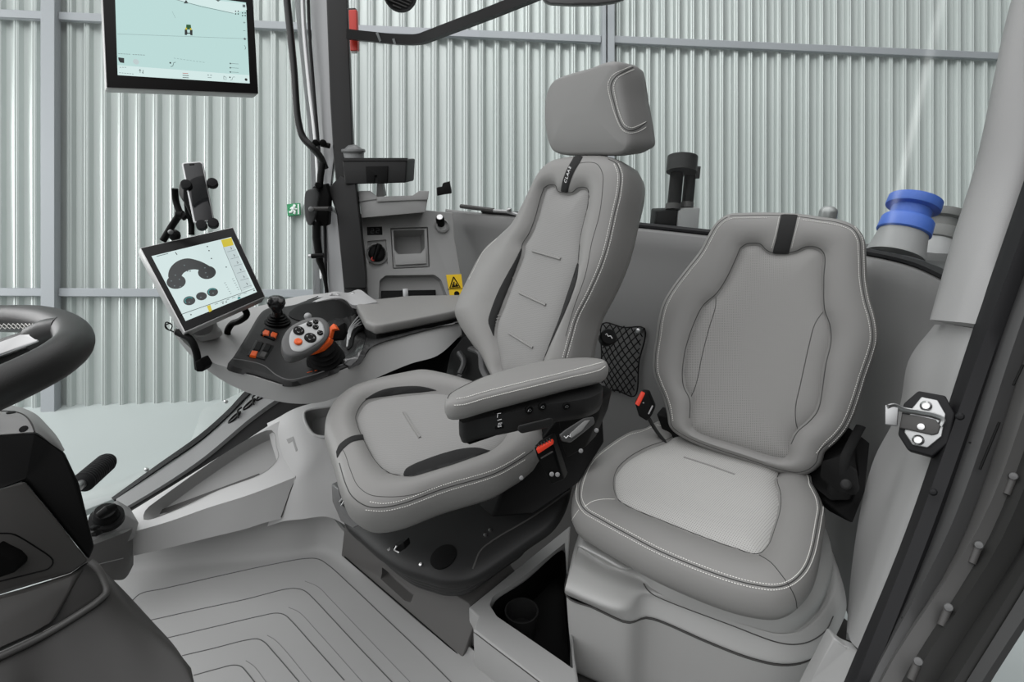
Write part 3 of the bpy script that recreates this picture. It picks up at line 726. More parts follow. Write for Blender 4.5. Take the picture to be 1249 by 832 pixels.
def side_trims():
    PL = mat('side_panel_grey', (.50, .50, .495), .5, bump=.15, bscale=1300)
    # long storage panel
    T = thing('side_storage_panel', 'long light grey side panel with sloping storage pocket', 'side panel')
    top = [(153.5, 629.5, 1.70), (200, 601, 1.735), (250, 570, 1.77), (300, 539, 1.80), (331, 519, 1.82), (343.5, 512.5, 1.83)]
    lip = [(151, 652, 1.62), (205, 636.5, 1.65), (255, 619, 1.68), (300, 605, 1.70), (335, 592, 1.72), (362, 581, 1.735)]
    bot = [(149.5, 681, 1.645), (205, 668.5, 1.675), (255, 656, 1.70), (300, 645, 1.725), (325, 637, 1.74), (342.5, 633, 1.755)]
    far = [tuple((x, y - 2, d + .05)) for x, y, d in top]
    rows = [[P(*q) for q in far], [P(*q) for q in top], [P(*q) for q in [(152, 642, 1.66), (204, 625, 1.69), (255, 607, 1.72), (300, 590, 1.74), (340, 566, 1.765), (352, 545, 1.79)]], [P(*q) for q in lip], [P(*q) for q in bot]]
    # front boundary: blend top row end to (350,537)
    o = loft('panel_body', rows, PL, T, nu=50, thick=.02, ang=30)
    c = Caster(o)
    rec = [(331, 524.5), (337, 545), (340, 557), (326, 574), (262, 600), (182, 634), (175, 633), (178, 622), (186, 615)]
    n = (P(250, 600, 1.7) - EYE).normalized()
    N = (P(*top[3]) - P(*top[0])).cross(P(*lip[3]) - P(*top[0])).normalized()
    if N.dot(n) > 0: N = -N
    q = [c(*p)[0] for p in rec]
    tub('storage_pocket', [v + N * .001 for v in q], N, .05, mat('pocket_back_grey', (.33, .33, .325), .5, bump=.1, bscale=1300), T, .93)
    cc = bmesh.new(); fr_ = cr([tuple(v + N * .03) for v in q], 60, True)
    slab(cc, [Vector(v) for v in fr_], N * -.09, 0); cut(o, fin('c', cc, PL))
    # pocket floor and back
    back = [v - N * .045 for v in q]
    slot = [(192, 627), (196, 622), (316, 577.5), (318, 582), (262, 603), (192, 632)]
    slab_obj('pocket_slot', [c_ for c_ in [PP(x, y, back[0] - N * .001, N) for x, y in slot]], N * -.003, PLD, T)
    c = Caster(o)
    seamline('panel_gap', c, [(346, 533), (350, 543), (361, 580), (355, 597), (343, 631)], PLD, T, r=.0016)
    # panel behind the seam, going under the console
    T2 = thing('rear_side_panel', 'light grey moulded panel under the right-hand console', 'side panel')
    r1 = [(332, 518, 1.87), (344, 512.5, 1.855), (362, 503, 1.85), (400, 492, 1.86), (440, 480, 1.87), (470, 470, 1.9)]
    r2 = [(336, 535, 1.84), (348, 530, 1.82), (368, 520, 1.81), (405, 520, 1.80), (440, 520, 1.80), (470, 520, 1.8)]
    r3 = [(348, 582, 1.79), (360, 575, 1.765), (375, 566, 1.75), (400, 548, 1.77), (440, 560, 1.78), (470, 560, 1.78)]
    r4 = [(338, 610, 1.775), (355, 605, 1.765), (373, 590, 1.75), (400, 585, 1.755), (432, 600, 1.76), (470, 600, 1.76)]
    r5 = [(330, 638, 1.79), (343, 634, 1.785), (370, 630, 1.765), (400, 627, 1.77), (430, 640, 1.79), (470, 660, 1.8)]
    o = loft('panel_body', [[P(*q) for q in r] for r in (r1, r2, r3, r4, r5)], PL, T2, nu=40, nv=30, thick=.02, ang=50)
    c = Caster(o)
    def on(p, off=0): h = c(*p); return h[0] + h[1] * off if h else P(*p, 1.8)
    ring = [(372, 503), (395, 497), (412, 497), (414, 512), (410, 530), (384, 531)]
    n2 = c(390, 515)[1]
    rimO = Vector(c(384, 531)[0])
    ccut = bmesh.new(); slab(ccut, [Vector(v) for v in cr([tuple(on(p, .03)) for p in ring], 50, True)], n2 * -.075, 0); cut(o, fin('c', ccut, PL))
    tub('cup_recess', [PP(x, y, rimO, n2) + n2 * .001 for x, y in ring], n2, .05, PLB, T2, .85)
    tube_obj('recess_rim', [PP(x, y, rimO, n2) + n2 * .002 for x, y in ring], .0045, PL, T2, smooth_n=60, closed=True)
    slab_obj('panel_slot', [on(p, .001) for p in ((349.5, 536), (358, 532.5), (363, 549), (361, 551), (357, 538), (352, 541))], n2 * -.003, PLB, T2)
    # black strip standing in for the shadow in the gap under the window sill
    S = bpy.data.objects.new('trim_11', None); COL.objects.link(S); struct(S, 'sloping window sill along the right side of the cab')
    rows = [[P(*q) for q in r] for r in (
        [(150, 626, 1.78), (200, 596, 1.82), (250, 562, 1.86), (310, 512, 1.91), (345, 487, 1.94), (410, 450, 1.98)],
        [(153, 632, 1.75), (200, 603, 1.79), (250, 578, 1.82), (310, 537, 1.86), (345, 515, 1.89), (410, 480, 1.93)])]
    lab(loft('shadow_gap', rows, BLK, S, nu=20, nv=4, thick=.008), 'black strip drawn as the shadow gap below the sill')
    SG = mat('sill_grey', (.16, .162, .162), .5, bump=.2, bscale=900)
    rows = [[P(*q) for q in r] for r in (
        [(144, 609, 1.86), (200, 570, 1.92), (250, 535, 1.97), (290, 500, 2.02), (308, 480, 2.05), (345, 450, 2.08)],
        [(150, 627, 1.77), (200, 597, 1.81), (250, 563, 1.85), (310, 513, 1.90), (345, 488, 1.93), (410, 451, 1.97)])]
    o = loft('sill_strip', rows, SG, S, nu=20, nv=6, thick=.015)
    rows = [[P(*q) for q in r] for r in (
        [(141, 611, 1.855), (197, 570, 1.91), (250, 531, 1.96), (285, 500, 2.01), (302, 481, 2.04), (340, 450, 2.07)],
        [(144, 614, 1.845), (201, 573, 1.90), (253, 536, 1.95), (289, 503, 2.0), (307, 484, 2.03), (345, 453, 2.06)])]
    loft('glass_gasket', rows, RUB, S, nu=20, nv=3, thick=.02)
    c = Caster(o)
    # two cable eyes on the sill
    for cx, cy in ((287, 510), (305, 494), (321, 483)):
        h = c(cx, cy)
        if not h: continue
        p, n = h; ax = (P(305, 494, 1.9) - P(287, 510, 1.9)).normalized(); sd = n.cross(ax).normalized()
        E = thing('cable_eyelet', {287: 'black oval cable eyelet lowest on the grey window sill', 305: 'black oval cable eyelet between its two neighbours on the sill', 321: 'black oval cable eyelet nearest the console on the sill'}[cx], 'eyelet', 'cable eyelets on the right sill')
        ring_ = [p + n * .004 + ax * math.cos(t) * .026 + sd * math.sin(t) * .013 for t in [k * math.pi / 12 for k in range(24)]]
        tube_obj('eyelet_ring', ring_, .0035, BLK, E, closed=True)
        slab_obj('eyelet_centre', [p + n * .002 + ax * math.cos(t) * .018 + sd * math.sin(t) * .008 for t in [k * math.pi / 12 for k in range(24)]], n * -.004, PLD, E)
        tube_obj('cable_tie', [p + n * .004 + ax * .02 - sd * .028, p + n * .014 + ax * .024, p + n * .004 + ax * .030 + sd * .026], .003, BLK, E, smooth_n=10)
    # outside step seen through the side glass
    O = thing('outside_mudguard', 'pale grey step edge seen through the lower side glass', 'mudguard')
    OG = mat('outside_grey', (.36, .39, .385), .5)
    slab_obj('step_face', [P(95, 604, 1.98), P(150, 584, 2.03), P(200, 561, 2.08), P(238, 541, 2.12), P(203, 570, 2.02), P(141, 608, 1.96), P(95, 626, 1.93)], Vector((0, .02, -.03)), OG, O, .003)
    slab_obj('step_top', [P(225, 560, 2.14), P(246, 500, 2.3), P(300, 476, 2.34), P(330, 462, 2.36), P(318, 474, 2.12), P(262, 520, 2.10)], Vector((0, .01, -.03)), OG, O, .003)
    for x, y, d in ((179, 573, 2.03), (276, 490, 2.2)):
        lathe_obj('bolt_head', P(x, y, d), (EYE - P(x, y, d)).normalized(), [(.008, 0), (.006, .004), (.0005, .005)], CHR, O, 14)
    # control corner with adjuster by the dash
    K = thing('adjuster_console', 'grey corner console with black rotary adjuster beside the dash', 'control')
    slab_obj('console_top', [P(98, 641, 1.50), P(142, 609, 1.64), P(153, 628, 1.60), P(147, 648, 1.56), P(112, 664, 1.48), P(95, 668, 1.45)], Vector((.01, .03, -.05)), mat('corner_grey', (.22, .22, .218), .5), K, .005)
    rows = [[P(*q) for q in r] for r in (
        [(95, 664, 1.47), (112, 659, 1.49), (147, 646, 1.57), (153, 643, 1.63)],
        [(100, 690, 1.50), (113, 688, 1.51), (147, 679, 1.60), (153, 674, 1.66)],
        [(105, 722, 1.48), (118, 712, 1.50), (143, 705, 1.60), (153, 690, 1.66)])]
    o = loft('console_front', rows, mat('corner_dark', (.105, .103, .10), .5), K, nu=24, nv=16, thick=.02, ang=60)
    seamline('panel_gap', Caster(o), [(105, 694), (118, 689), (150, 681)], PLA, K, r=.0012)
    n = (P(130, 628, 1.5) - EYE).normalized() * -1; ax = (n * .5 + Vector((0, 0, .8))).normalized()
    k = lathe_obj('rotary_adjuster', P(131, 634, 1.53), ax, [(.040, 0), (.040, .014), (.031, .017), (.029, .034), (.024, .04), (.0005, .041)], BLK, K)
    tube_obj('adjuster_grip', [P(121, 629, 1.475), P(131, 622, 1.48), P(140, 618, 1.50)], [.010, .012, .009], BLK, k, sides=10)
    bm = bmesh.new()
    for x, y in ((114, 644), (117, 651)): wbox(bm, P(x, y, 1.46), (RIGHT, UP, FWD), (.009, .004, .012), .001)
    fin('rocker', bm, BLK, K)
    # ribbed grip
    Gp = thing('column_lever', 'black ribbed tubular lever grip rising beside the dashboard', 'lever')
    a, b = P(100, 590, 1.18), P(131, 563, 1.30)
    ax = (b - a).normalized(); L = (b - a).length; prof = [(.012, 0), (.0175, .004)]
    nr = 13
    for i in range(nr):
        h = .006 + (L - .012) * i / nr; s = (L - .012) / nr
        prof += [(.0165, h), (.0210, h + s * .25), (.0210, h + s * .6), (.0165, h + s * .85)]
    prof += [(.019, L), (.016, L + .008), (.0005, L + .011)]
    lathe_obj('grip_sleeve', a, ax, prof, RUB, Gp)
    tube_obj('grip_stem', [a - ax * .08, a + ax * .01], .009, STL, Gp, sides=12)
side_trims()

# ================================================================ tray between the seats
def centre_tray():
    T = thing('centre_tray', 'light grey floor tray with deep open bin between the seats', 'tray')
    M_ = mat('tray_light', (.34, .34, .335), .5, bump=.15, bscale=1300)
    z = .13
    out = [(571, 741), (583, 752), (577, 768), (600, 786), (660, 833), (712, 872), (701, 800), (696, 740), (693, 690), (696, 640)]
    q = [PZ(x, y, z) for x, y in out]
    o = slab_obj('tray_body', q, Vector((0, 0, -.12)), M_, T, .006)
    inn = [(601, 728), (597, 738), (606, 752), (650, 782), (685, 806), (699, 816), (695, 740), (691, 690), (689, 662), (640, 702)]
    cc = bmesh.new(); slab(cc, [PZ(x, y, z) + Vector((0, 0, .05)) for x, y in inn], Vector((0, 0, -.155)), .004, 2)
    cut(o, fin('c', cc, M_))
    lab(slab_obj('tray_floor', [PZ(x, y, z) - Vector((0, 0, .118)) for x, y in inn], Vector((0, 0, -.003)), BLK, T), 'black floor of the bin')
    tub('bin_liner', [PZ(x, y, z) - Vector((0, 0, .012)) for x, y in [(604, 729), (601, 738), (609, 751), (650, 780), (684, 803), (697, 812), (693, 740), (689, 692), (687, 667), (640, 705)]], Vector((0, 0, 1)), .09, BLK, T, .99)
    c = Caster(o)
    seamline('rim_groove', c, [(578, 771), (600, 788), (650, 826), (680, 850)], PLD, T, r=.0015)
    k = lathe_obj('cup_well', PZ(636, 770, .03), Vector((0, 0, 1)), [(.038, 0), (.044, .07), (.040, .07), (.034, .01), (.0005, .01)], PLK, T)
    # dark carpet / floor under everything
    bm = bmesh.new()
    pts = [(-1.35, 1.1), (-1.2, 1.45), (-.66, 1.62), (-.62, 1.95), (-.15, 2.3), (.3, 2.1), (.75, 1.6), (.95, 1.2), (.85, .75), (.45, .5), (-.9, .5)]
    slab(bm, [Vector((x, y, -.012)) for x, y in pts], Vector((0, 0, -.05)))
    f = fin('cab_floor', bm, PLD); tag(f, 'dark cab floor plate under the mat and seats', 'floor plate')
    # black cover beside the driver seat (dark rear floor)
centre_tray()
# ================================================================ PASSENGER SEAT
def passenger():
    T = thing('passenger_seat', 'wide grey passenger seat with perforated centre, right of the driver seat', 'seat')
    # --- seat box
    def Q(x, y, z): return PZ(x, y, z)
    BX = mat('seat_box_grey', (.44, .44, .43), .5, bump=.12, bscale=1400)
    def ring(vis, hid): return [Q(*v) for v in vis] + [Vector(h) for h in hid]
    # rings listed front-left -> front-right -> right side, then hidden rear corners
    seamv = [(691, 727), (725, 742), (757, 757), (766, 759.5), (776, 757.5), (786, 753.5), (800, 756), (865, 784), (915, 803), (952, 811), (980, 808), (1003, 795), (1021, 771), (1030, 735)]
    zS = .245
    seam = [Q(x, y, zS) for x, y in seamv]
    c0 = Vector((.45, 1.15, 0))
    def inset(r, k, z): 
        out = []
        for v in r:
            d = Vector((c0.x - v.x, c0.y - v.y, 0)).normalized(); out.append(Vector((v.x, v.y, z)) + d * k)
        return out
    hid = [Vector((.80, 1.23, zS)), Vector((.78, 1.36, zS)), Vector((.62, 1.47, zS)), Vector((.40, 1.52, zS)), Vector((.27, 1.45, zS)), Vector((.17, 1.22, zS))]
    S = seam + hid
    bottom = inset(S, .03, .0)
    b = loft('seat_box', [list(r) + [r[0]] for r in (inset(S, .05, .001), bottom, inset(S, .012, .12), inset(S, 0.0, zS - .004))], BX, T, nu=150, nv=24, ang=50)
    # lid
    lipv = [(689.5, 717), (720, 731), (748, 741), (760, 742), (772, 737), (783, 728), (797, 729), (865, 755), (915, 773), (952, 783), (976, 782), (997, 772), (1016, 752), (1027, 720)]
    lip = [Q(x, y, .29) for x, y in lipv] + [h + Vector((0, 0, .045)) for h in hid]
    zT = .385
    topv = [(706, 668), (742, 690), (770, 700), (783, 706), (790, 712), (800, 720), (812, 728), (865, 748), (915, 764), (950, 772), (972, 768), (988, 756), (1002, 738), (1012, 700)]
    ledge = [Q(x, y, .305) for x, y in topv] + [(h + (c0 - h) * .06) * 1 for h in hid]
    for i in range(14, 20): ledge[i].z = .305
    up = [v.copy() for v in ledge]
    for v in up: v.z = .345
    for i in (0, 1, 2): up[i] = Q(*[(707, 666), (735, 680), (765, 695)][i], .375)
    inn = [c0 + (v - c0) * .9 for v in up]
    for v in inn: v.z = .375
    l = loft('seat_box_lid', [list(r) + [r[0]] for r in (inset(S, .004, zS), inset(S, -.002, zS + .006), lip, [a.lerp(b_, .5) + Vector((0, 0, .006)) for a, b_ in zip(lip, ledge)], ledge, up, inn)], BX, T, nu=150, nv=50, ang=50)
    c = Caster([b, l])
    tube_obj('lid_gap', [q + Vector((0, 0, 0)) for q in cr([tuple(v) for v in inset(S, .001, zS - .001)], 160, True)], .0022, PLD, T, closed=True, sides=6)
    seamline('ledge_groove', c, [(785, 712), (790, 720), (800, 727), (890, 762), (950, 784), (972, 786), (991, 781), (1008, 768), (1016, 752)], PLD, T, r=.0013)
    # --- cushion
    fm = Frame(PZ(840, 610, .47), Vector((0, 0, 1)), Vector((.735, -.68, 0)))
    O = [(803, 514), (787, 522), (767, 527.5), (738, 546), (720.6, 562), (710, 584), (706.5, 604), (711, 619), (738, 636.5), (767, 652.5), (802, 671), (839, 687), (883, 703.5), (918, 713), (947, 716), (965.5, 710), (981.5, 694), (990, 674), (997, 639), (1000, 616), (994.5, 598.6), (988, 587), (985, 576), (958, 566), (912, 548), (868, 535), (832, 524.6), (819, 516)]
    I = [(829, 526.7), (812, 537), (790, 545), (767, 558), (752.5, 572.5), (748, 590), (753, 608), (767, 618), (810, 636), (854, 653.6), (894.5, 668), (924, 675.5), (936, 667), (945, 645), (952, 620), (952, 601), (948, 584), (954, 569), (912, 550), (868, 537)]
    top = bolster_top(fm, O, I, A=.010, g=.011)
    sides = ((.004, -.003), (.010, -.012), (.016, -.030), (.017, -.050), (.010, -.068), (-.004, -.080), (-.03, -.088))
    cu = pad('cushion', fm, O, LEA, T, top, sides, n=260)
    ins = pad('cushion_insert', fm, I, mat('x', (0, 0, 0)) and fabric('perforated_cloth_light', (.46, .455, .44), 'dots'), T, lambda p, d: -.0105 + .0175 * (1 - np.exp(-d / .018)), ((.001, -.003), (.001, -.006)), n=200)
    c = Caster([cu.ob, ins.ob]); cc = Caster(cu.ob)
    seamline('piping', cc, O, SEAM, T, r=.0013, closed=True, off=-.0002)
    seamline('insert_seam', c, [(829, 526.7), (812, 537), (790, 545), (767, 558), (752.5, 572.5), (748, 590), (753, 608), (767, 618), (810, 636), (854, 653.6), (894.5, 668), (924, 675.5), (936, 667), (945, 645), (952, 620), (952, 601), (948, 584), (954, 569)], SEAM, T, r=.0010, off=-.0002)
    seamline('corner_seam', cc, [(926, 677), (940, 686), (952, 700), (962, 714), (970, 730), (972, 742)], SEAM, T, r=.0009)
    seamline('corner_seam', cc, [(750, 609), (735, 609), (722, 612), (713, 618)], THR, T, r=.0006)
    seamline('corner_seam', cc, [(706, 622), (698, 634), (694, 645)], THR, T, r=.0006)
    ctr = np.array([855, 610])
    def off(line, k):
        q = cr(line, 200, True); t = np.roll(q, -1, 0) - np.roll(q, 1, 0); t /= np.linalg.norm(t, axis=1)[:, None]; n = np.stack([t[:, 1], -t[:, 0]], 1)
        s = 1 if ((q[0] + n[0] * 2 - ctr) ** 2).sum() < ((q[0] - ctr) ** 2).sum() else -1
        return [tuple(v) for v in (q + n * k * s)]
    inner = off(O, 3.2); outer = off(O, -3.6)
    fl = [v for v in inner if not (v[1] < 575 and v[0] > 800)]
    k = next(i for i in range(len(inner)) if not (inner[i][1] < 575 and inner[i][0] > 800) and (inner[i - 1][1] < 575 and inner[i - 1][0] > 800))
    vis = lambda L: [v for v in (L[k:] + L[:k]) if not (v[1] < 578 and v[0] > 806)]
    def thin(L): return L[::4] + [L[-1]]
    stitches('stitching', cc, [thin(vis(inner)), thin(vis(outer))], THR, T)
    lab(seamline('embossed_bar', Caster(ins.ob), [(834, 558), (865, 568), (896, 579)], LEA, T, r=.0026, off=.0002), 'light raised bar across the cushion centre')
    # --- backrest
    fb = fr((800, 500, 1.56), (1000, 560, 1.37), (950, 262, 1.44))
    O = [(890, 264), (905, 263), (930, 262.5), (952, 263), (975, 264.5), (1000, 268), (1022, 271.5), (1040, 279), (1048, 291), (1050, 315), (1051, 340), (1055, 365), (1062, 390), (1064.5, 412), (1060, 432), (1052, 455), (1041, 490), (1030, 517), (1015, 536), (1000, 550), (994, 566), (975, 576), (900, 556), (840, 534), (820, 520), (817, 505), (812.5, 487.5), (804, 467), (799.5, 452), (800, 430), (802.5, 415), (806, 390), (811.5, 370), (822, 352), (841, 327), (856.5, 307), (866.5, 288), (877, 272)]
    I = [(902.5, 303), (910, 297.5), (919, 296.5), (927.5, 297.5), (935, 305), (942.5, 308), (962.5, 308), (972.5, 305.5), (982.5, 301), (997.5, 302), (1005.5, 310), (1005, 340), (1006, 377.5), (1012, 395), (1014, 415), (1007.5, 445), (998, 500), (987.5, 514), (972.5, 527.5), (965, 542), (960, 560), (900, 546), (843, 524), (841, 510), (841, 487.5), (834, 472.5), (832, 457.5), (835, 430), (839, 415), (846, 395), (857.5, 372.5), (874, 357.5), (887, 337.5), (897.5, 315)]
    sides = ((.004, -.003), (.010, -.012), (.013, -.030), (.012, -.055), (.004, -.08), (-.02, -.095))
    top = bolster_top(fb, O, I, A=.012, g=.012)
    ba = pad('backrest', fb, O, LEA, T, top, sides, n=280)
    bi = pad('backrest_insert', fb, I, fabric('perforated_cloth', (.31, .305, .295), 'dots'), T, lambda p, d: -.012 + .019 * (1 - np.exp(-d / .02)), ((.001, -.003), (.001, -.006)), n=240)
    c = Caster([ba.ob, bi.ob]); cc = Caster(ba.ob); ci = Caster(bi.ob)
    seamline('insert_seam', c, I[:20] , SEAM, T, r=.0011)
    seamline('insert_seam', c, I[23:] + I[:1], SEAM, T, r=.0011)
    seamline('lens_seam', ci, [(873.5, 358), (872.5, 375), (865, 400), (855, 440), (852, 457), (847, 475), (841.5, 487)], SEAM, T, r=.0009)
    seamline('lens_seam', ci, [(1004, 380), (994, 395), (987, 420), (981, 447), (976, 470), (970.5, 495), (970.5, 513), (973.5, 526)], SEAM, T, r=.0009)
    seamline('piping', cc, O, SEAM, T, r=.0012, closed=True, off=-.0002)
    ctr = np.array([930, 410])
    inner = off2(O, -3.2, ctr); outer = off2(O, 3.4, ctr)
    i0 = 0
    v1 = [v for v in inner if v[1] < 552]; v2 = [v for v in outer if v[1] < 552 and v[0] > 1020]
    # left-hand run, across the top, right-hand run
    st = min(range(len(inner)), key=lambda i: (inner[i][0] - 818) ** 2 + (inner[i][1] - 512) ** 2)
    rot = inner[st:] + inner[:st]
    run = [v for v in rot if v[1] < 560 and not (v[1] > 515 and v[0] < 985)]
    a = [v for v in run if v[0] < 948]; b = [v for v in run if v[0] > 976]
    st2 = min(range(len(outer)), key=lambda i: (outer[i][0] - 1045) ** 2 + (outer[i][1] - 275) ** 2)
    rot2 = outer[st2:] + outer[:st2]; r2 = [v for v in rot2 if v[0] > 1004 and 275 < v[1] < 562]
    stitches('stitching', cc, [a[::4], b[::4], r2[::4]], THR, T)
    # strap over the top edge
    pts = [(952.8, 260.5), (973, 261), (968, 285), (962.3, 308.5), (942.3, 308), (948, 285)]
    f = [PP(x, y, fb.O + fb.N * .012, fb.N) for x, y in pts]
    strap_grid('strap', c, [(952.6, 262, 973, 262.6), (951.0, 270, 971.2, 270.6), (949, 280, 969, 281), (946.4, 292, 966, 293), (943.6, 303, 963.4, 304), (942.3, 309, 962.2, 309.6)], CHAR, T, .0022)
    stitches('strap_stitching', cc, [[(950.5, 264), (946, 285), (941, 303)], [(975.5, 265), (970, 285), (965.5, 303)]], THR, T, pitch=.004, ln=.0024, r=.0006)
    # hinge under the backrest
    slab_obj('seat_hinge', [P(1006, 600, 1.36), P(1016, 560, 1.37), P(1045, 545, 1.36), P(1050, 580, 1.33), P(1040, 612, 1.30), P(1012, 612, 1.32)], Vector((-.02, .10, 0)), BLK, T, .008)
    slab_obj('hinge_cover', [P(1000, 560, 1.42), P(1035, 520, 1.42), P(1062, 540, 1.36), P(1056, 600, 1.30), P(1040, 640, 1.27), P(1012, 625, 1.34)], Vector((-.02, .08, 0)), BLK, T, .01)
    slab_obj('seat_hinge', [P(800, 505, 1.62), P(1000, 560, 1.44), P(1000, 600, 1.42), P(815, 545, 1.60)], Vector((.03, .05, 0)), BLK, T, .005)
def off2(line, k, ctr):
    q = cr(line, 240, True); t = np.roll(q, -1, 0) - np.roll(q, 1, 0); t /= np.linalg.norm(t, axis=1)[:, None]; n = np.stack([t[:, 1], -t[:, 0]], 1)
    s = -1 if ((q[0] + n[0] * 2 - ctr) ** 2).sum() < ((q[0] - ctr) ** 2).sum() else 1
    return [tuple(v) for v in (q + n * k * s)]
def strap_grid(name, c, rows, m, parent, h=.002, nx=6, ny=24):
    """band of cloth pressed on a surface: rows of (xl,yl,xr,yr)"""
    L = cr([(r[0], r[1]) for r in rows], ny, False); R = cr([(r[2], r[3]) for r in rows], ny, False)
    G = []
    for a, b in zip(L, R):
        row = []
        for k in range(nx):
            t = k / (nx - 1); q = c(a[0] + (b[0] - a[0]) * t, a[1] + (b[1] - a[1]) * t)
            row.append(None if q is None else q[0] + q[1] * (h if 0 < k < nx - 1 else h * .3))
        if all(v is not None for v in row): G.append(row)
    return loft(name, G, m, parent, ang=60)
passenger()

# ================================================================ DRIVER SEAT
def driver():
    T = thing('driver_seat', 'high-backed grey driver seat with headrest and black suspension base', 'seat')
    # --- cushion
    O_, N_ = plane((490, 615, 1.18), (490, 454, 1.56), (645, 552, 1.335))
    fm = Frame(O_, N_, RIGHT)
    O = [(402.5, 502.5), (410, 487.5), (427.5, 473), (452, 464), (490, 455), (515, 451), (540, 455), (565, 462), (610, 478), (650, 505), (660, 535), (645, 553), (625, 566), (602.5, 578), (540, 596.5), (490, 614.5), (465, 619), (447.5, 617.5), (430, 606), (421.5, 590), (413, 560), (406.5, 540), (400.5, 520)]
    I = [(434, 507), (445, 489), (465, 482), (502, 478), (532, 476), (570, 483), (600, 500), (622, 525), (600, 549), (565, 562), (527, 575), (502, 581), (488, 580), (475, 577), (459, 564), (444, 538), (435.5, 518)]
    top = bolster_top(fm, O, I, A=.017, g=.013)
    sides = ((.004, -.004), (.009, -.014), (.012, -.035), (.008, -.062), (-.004, -.084), (-.03, -.094))
    cu = pad('cushion', fm, O, LEA, T, top, sides, n=260)
    ins = pad('cushion_insert', fm, I, fabric('ribbed_cloth', (.285, .282, .275), 'rib'), T, lambda p, d: -.012 + .016 * (1 - np.exp(-d / .02)), ((.001, -.003), (.001, -.006)), n=200)
    c = Caster([cu.ob, ins.ob]); cc = Caster(cu.ob)
    seamline('piping', cc, [(650, 549), (645, 553), (625, 566), (602.5, 578), (540, 596.5), (490, 614.5), (465, 619), (447.5, 617.5), (430, 606), (421.5, 590), (414, 565)], SEAM, T, r=.0011)
    stitches('stitching', cc, [[(640, 552), (623, 563), (602, 573.5), (540, 592), (490, 610.5), (466, 614.5), (450, 612)], [(640, 561), (625, 570), (604, 581), (541, 600.5), (492, 618.5), (466, 623.5), (445, 622)]], THR, T)
    seamline('bolster_seam', cc, [(415, 545), (420, 552), (428, 575), (436, 592), (450, 603), (470, 606), (500, 604), (540, 592)], SEAM, T, r=.0006)
    seamline('insert_seam', c, I[12:] + I[:5], SEAM, T, r=.0009)
    # charcoal accents pressed into the cushion
    def accent(nm, rows, h=.0016): return strap_grid(nm, c, rows, CHAR, T, h, nx=8, ny=30)
    accent('accent_panel', [(445, 487, 445.5, 487.5), (458, 479, 460, 485), (472, 474, 476, 483), (490, 471.5, 494, 480.5), (508, 471, 512, 479), (522, 473, 524, 477.5), (532, 476, 532.5, 476.5)])
    accent('accent_panel', [(492, 579, 493, 581), (494, 573, 502, 581.5), (503, 567, 514, 578.5), (520, 560, 532, 573), (542, 552.5, 552, 567), (562, 547.5, 572, 560), (582, 546, 588, 554), (597, 549.5, 598, 550.5)])
    accent('accent_strap', [(443, 530, 444.5, 536.5), (436, 530.5, 437, 537.5), (428, 532.5, 429.5, 539.5), (420, 537, 423, 544), (413.5, 543, 417, 550), (410.5, 550, 411.5, 559)])
    seamline('embossed_bar', Caster(ins.ob), [(492.5, 503), (502, 519), (512, 534)], LEA, T, r=.004, off=.0)
    # --- backrest
    fb = fr((700, 410, 1.32), (556, 385, 1.66), (752, 215, 1.262))
    O = [(670, 198), (690, 193), (715, 191.5), (738, 193), (752, 200), (756.5, 213), (755, 235), (749, 262), (740.5, 300), (732.5, 325), (718, 358), (703, 388), (696, 415), (688, 450), (670, 470), (630, 470), (603, 462), (588, 437), (560, 395), (554.5, 380), (556, 372), (569, 342.5), (589, 306), (609, 287.5), (624, 272.5), (637, 250), (649.5, 225), (659.5, 207.5)]
    I = [(663.5, 229), (670, 225.5), (677.5, 226), (680.5, 233), (697.5, 234.5), (705, 229), (716, 229.5), (718, 236), (716, 255), (711, 275), (707.5, 292.5), (705, 322), (692, 362), (680, 395), (670, 420), (661, 445), (655, 465), (612, 458), (606, 435), (602, 412), (604, 393), (612.5, 372), (625, 338), (635.5, 310), (637, 298), (645, 285), (652, 267.5), (659, 242)]
    top = bolster_top(fb, O, I, A=.015, g=.012)
    bb = fb.N
    sides = ((.003, -.003), (.006, -.010), (.007, -.030), (.004, -.075), (-.008, -.105), (-.035, -.115))
    ba = pad('backrest', fb, O, LEA, T, top, sides, n=300)
    bi = pad('backrest_insert', fb, I, MATS['ribbed_cloth'], T, lambda p, d: -.011 + .016 * (1 - np.exp(-d / .02)), ((.001, -.003), (.001, -.006)), n=240)
    c = Caster([ba.ob, bi.ob]); cc = Caster(ba.ob); ci = Caster(bi.ob)
    seamline('insert_seam', c, I[:12], SEAM, T, r=.0009)
    seamline('insert_seam', c, I[22:] + I[:1], SEAM, T, r=.0008)
    rp = [(742, 194), (752, 200), (756.5, 213), (755, 235), (749, 262), (740.5, 300), (732.5, 325), (718, 358), (703, 388), (696, 412), (689, 437)]
    seamline('piping', cc, rp, SEAM, T, r=.0010)
    stitches('stitching', cc, [[(x - 3, y + (1 if i == 0 else 0)) for i, (x, y) in enumerate(rp)][1:], [(x + 2.6, y) for x, y in rp][1:]], THR, T)
    seamline('shoulder_seam', cc, [(700, 200.5), (715, 198), (728, 200), (735, 212), (735, 230), (731, 262), (722, 295), (714, 335), (700, 375), (690, 410)], SEAM, T, r=.0006)
    seamline('edge_piping', cc, [(606, 291), (589, 308), (580, 325), (572, 341)], THR, T, r=.0005)
    def accent(rows): return strap_grid('accent_panel', c, rows, CHAR, T, .0016, nx=8, ny=30)
    accent([(635.5, 303, 636.5, 304), (628, 318, 634, 315), (619, 334, 627, 335), (608, 355, 619, 355), (599, 378, 610, 378), (595.5, 392, 605, 393), (599, 403, 603, 404), (601.5, 409.5, 602.5, 410)])
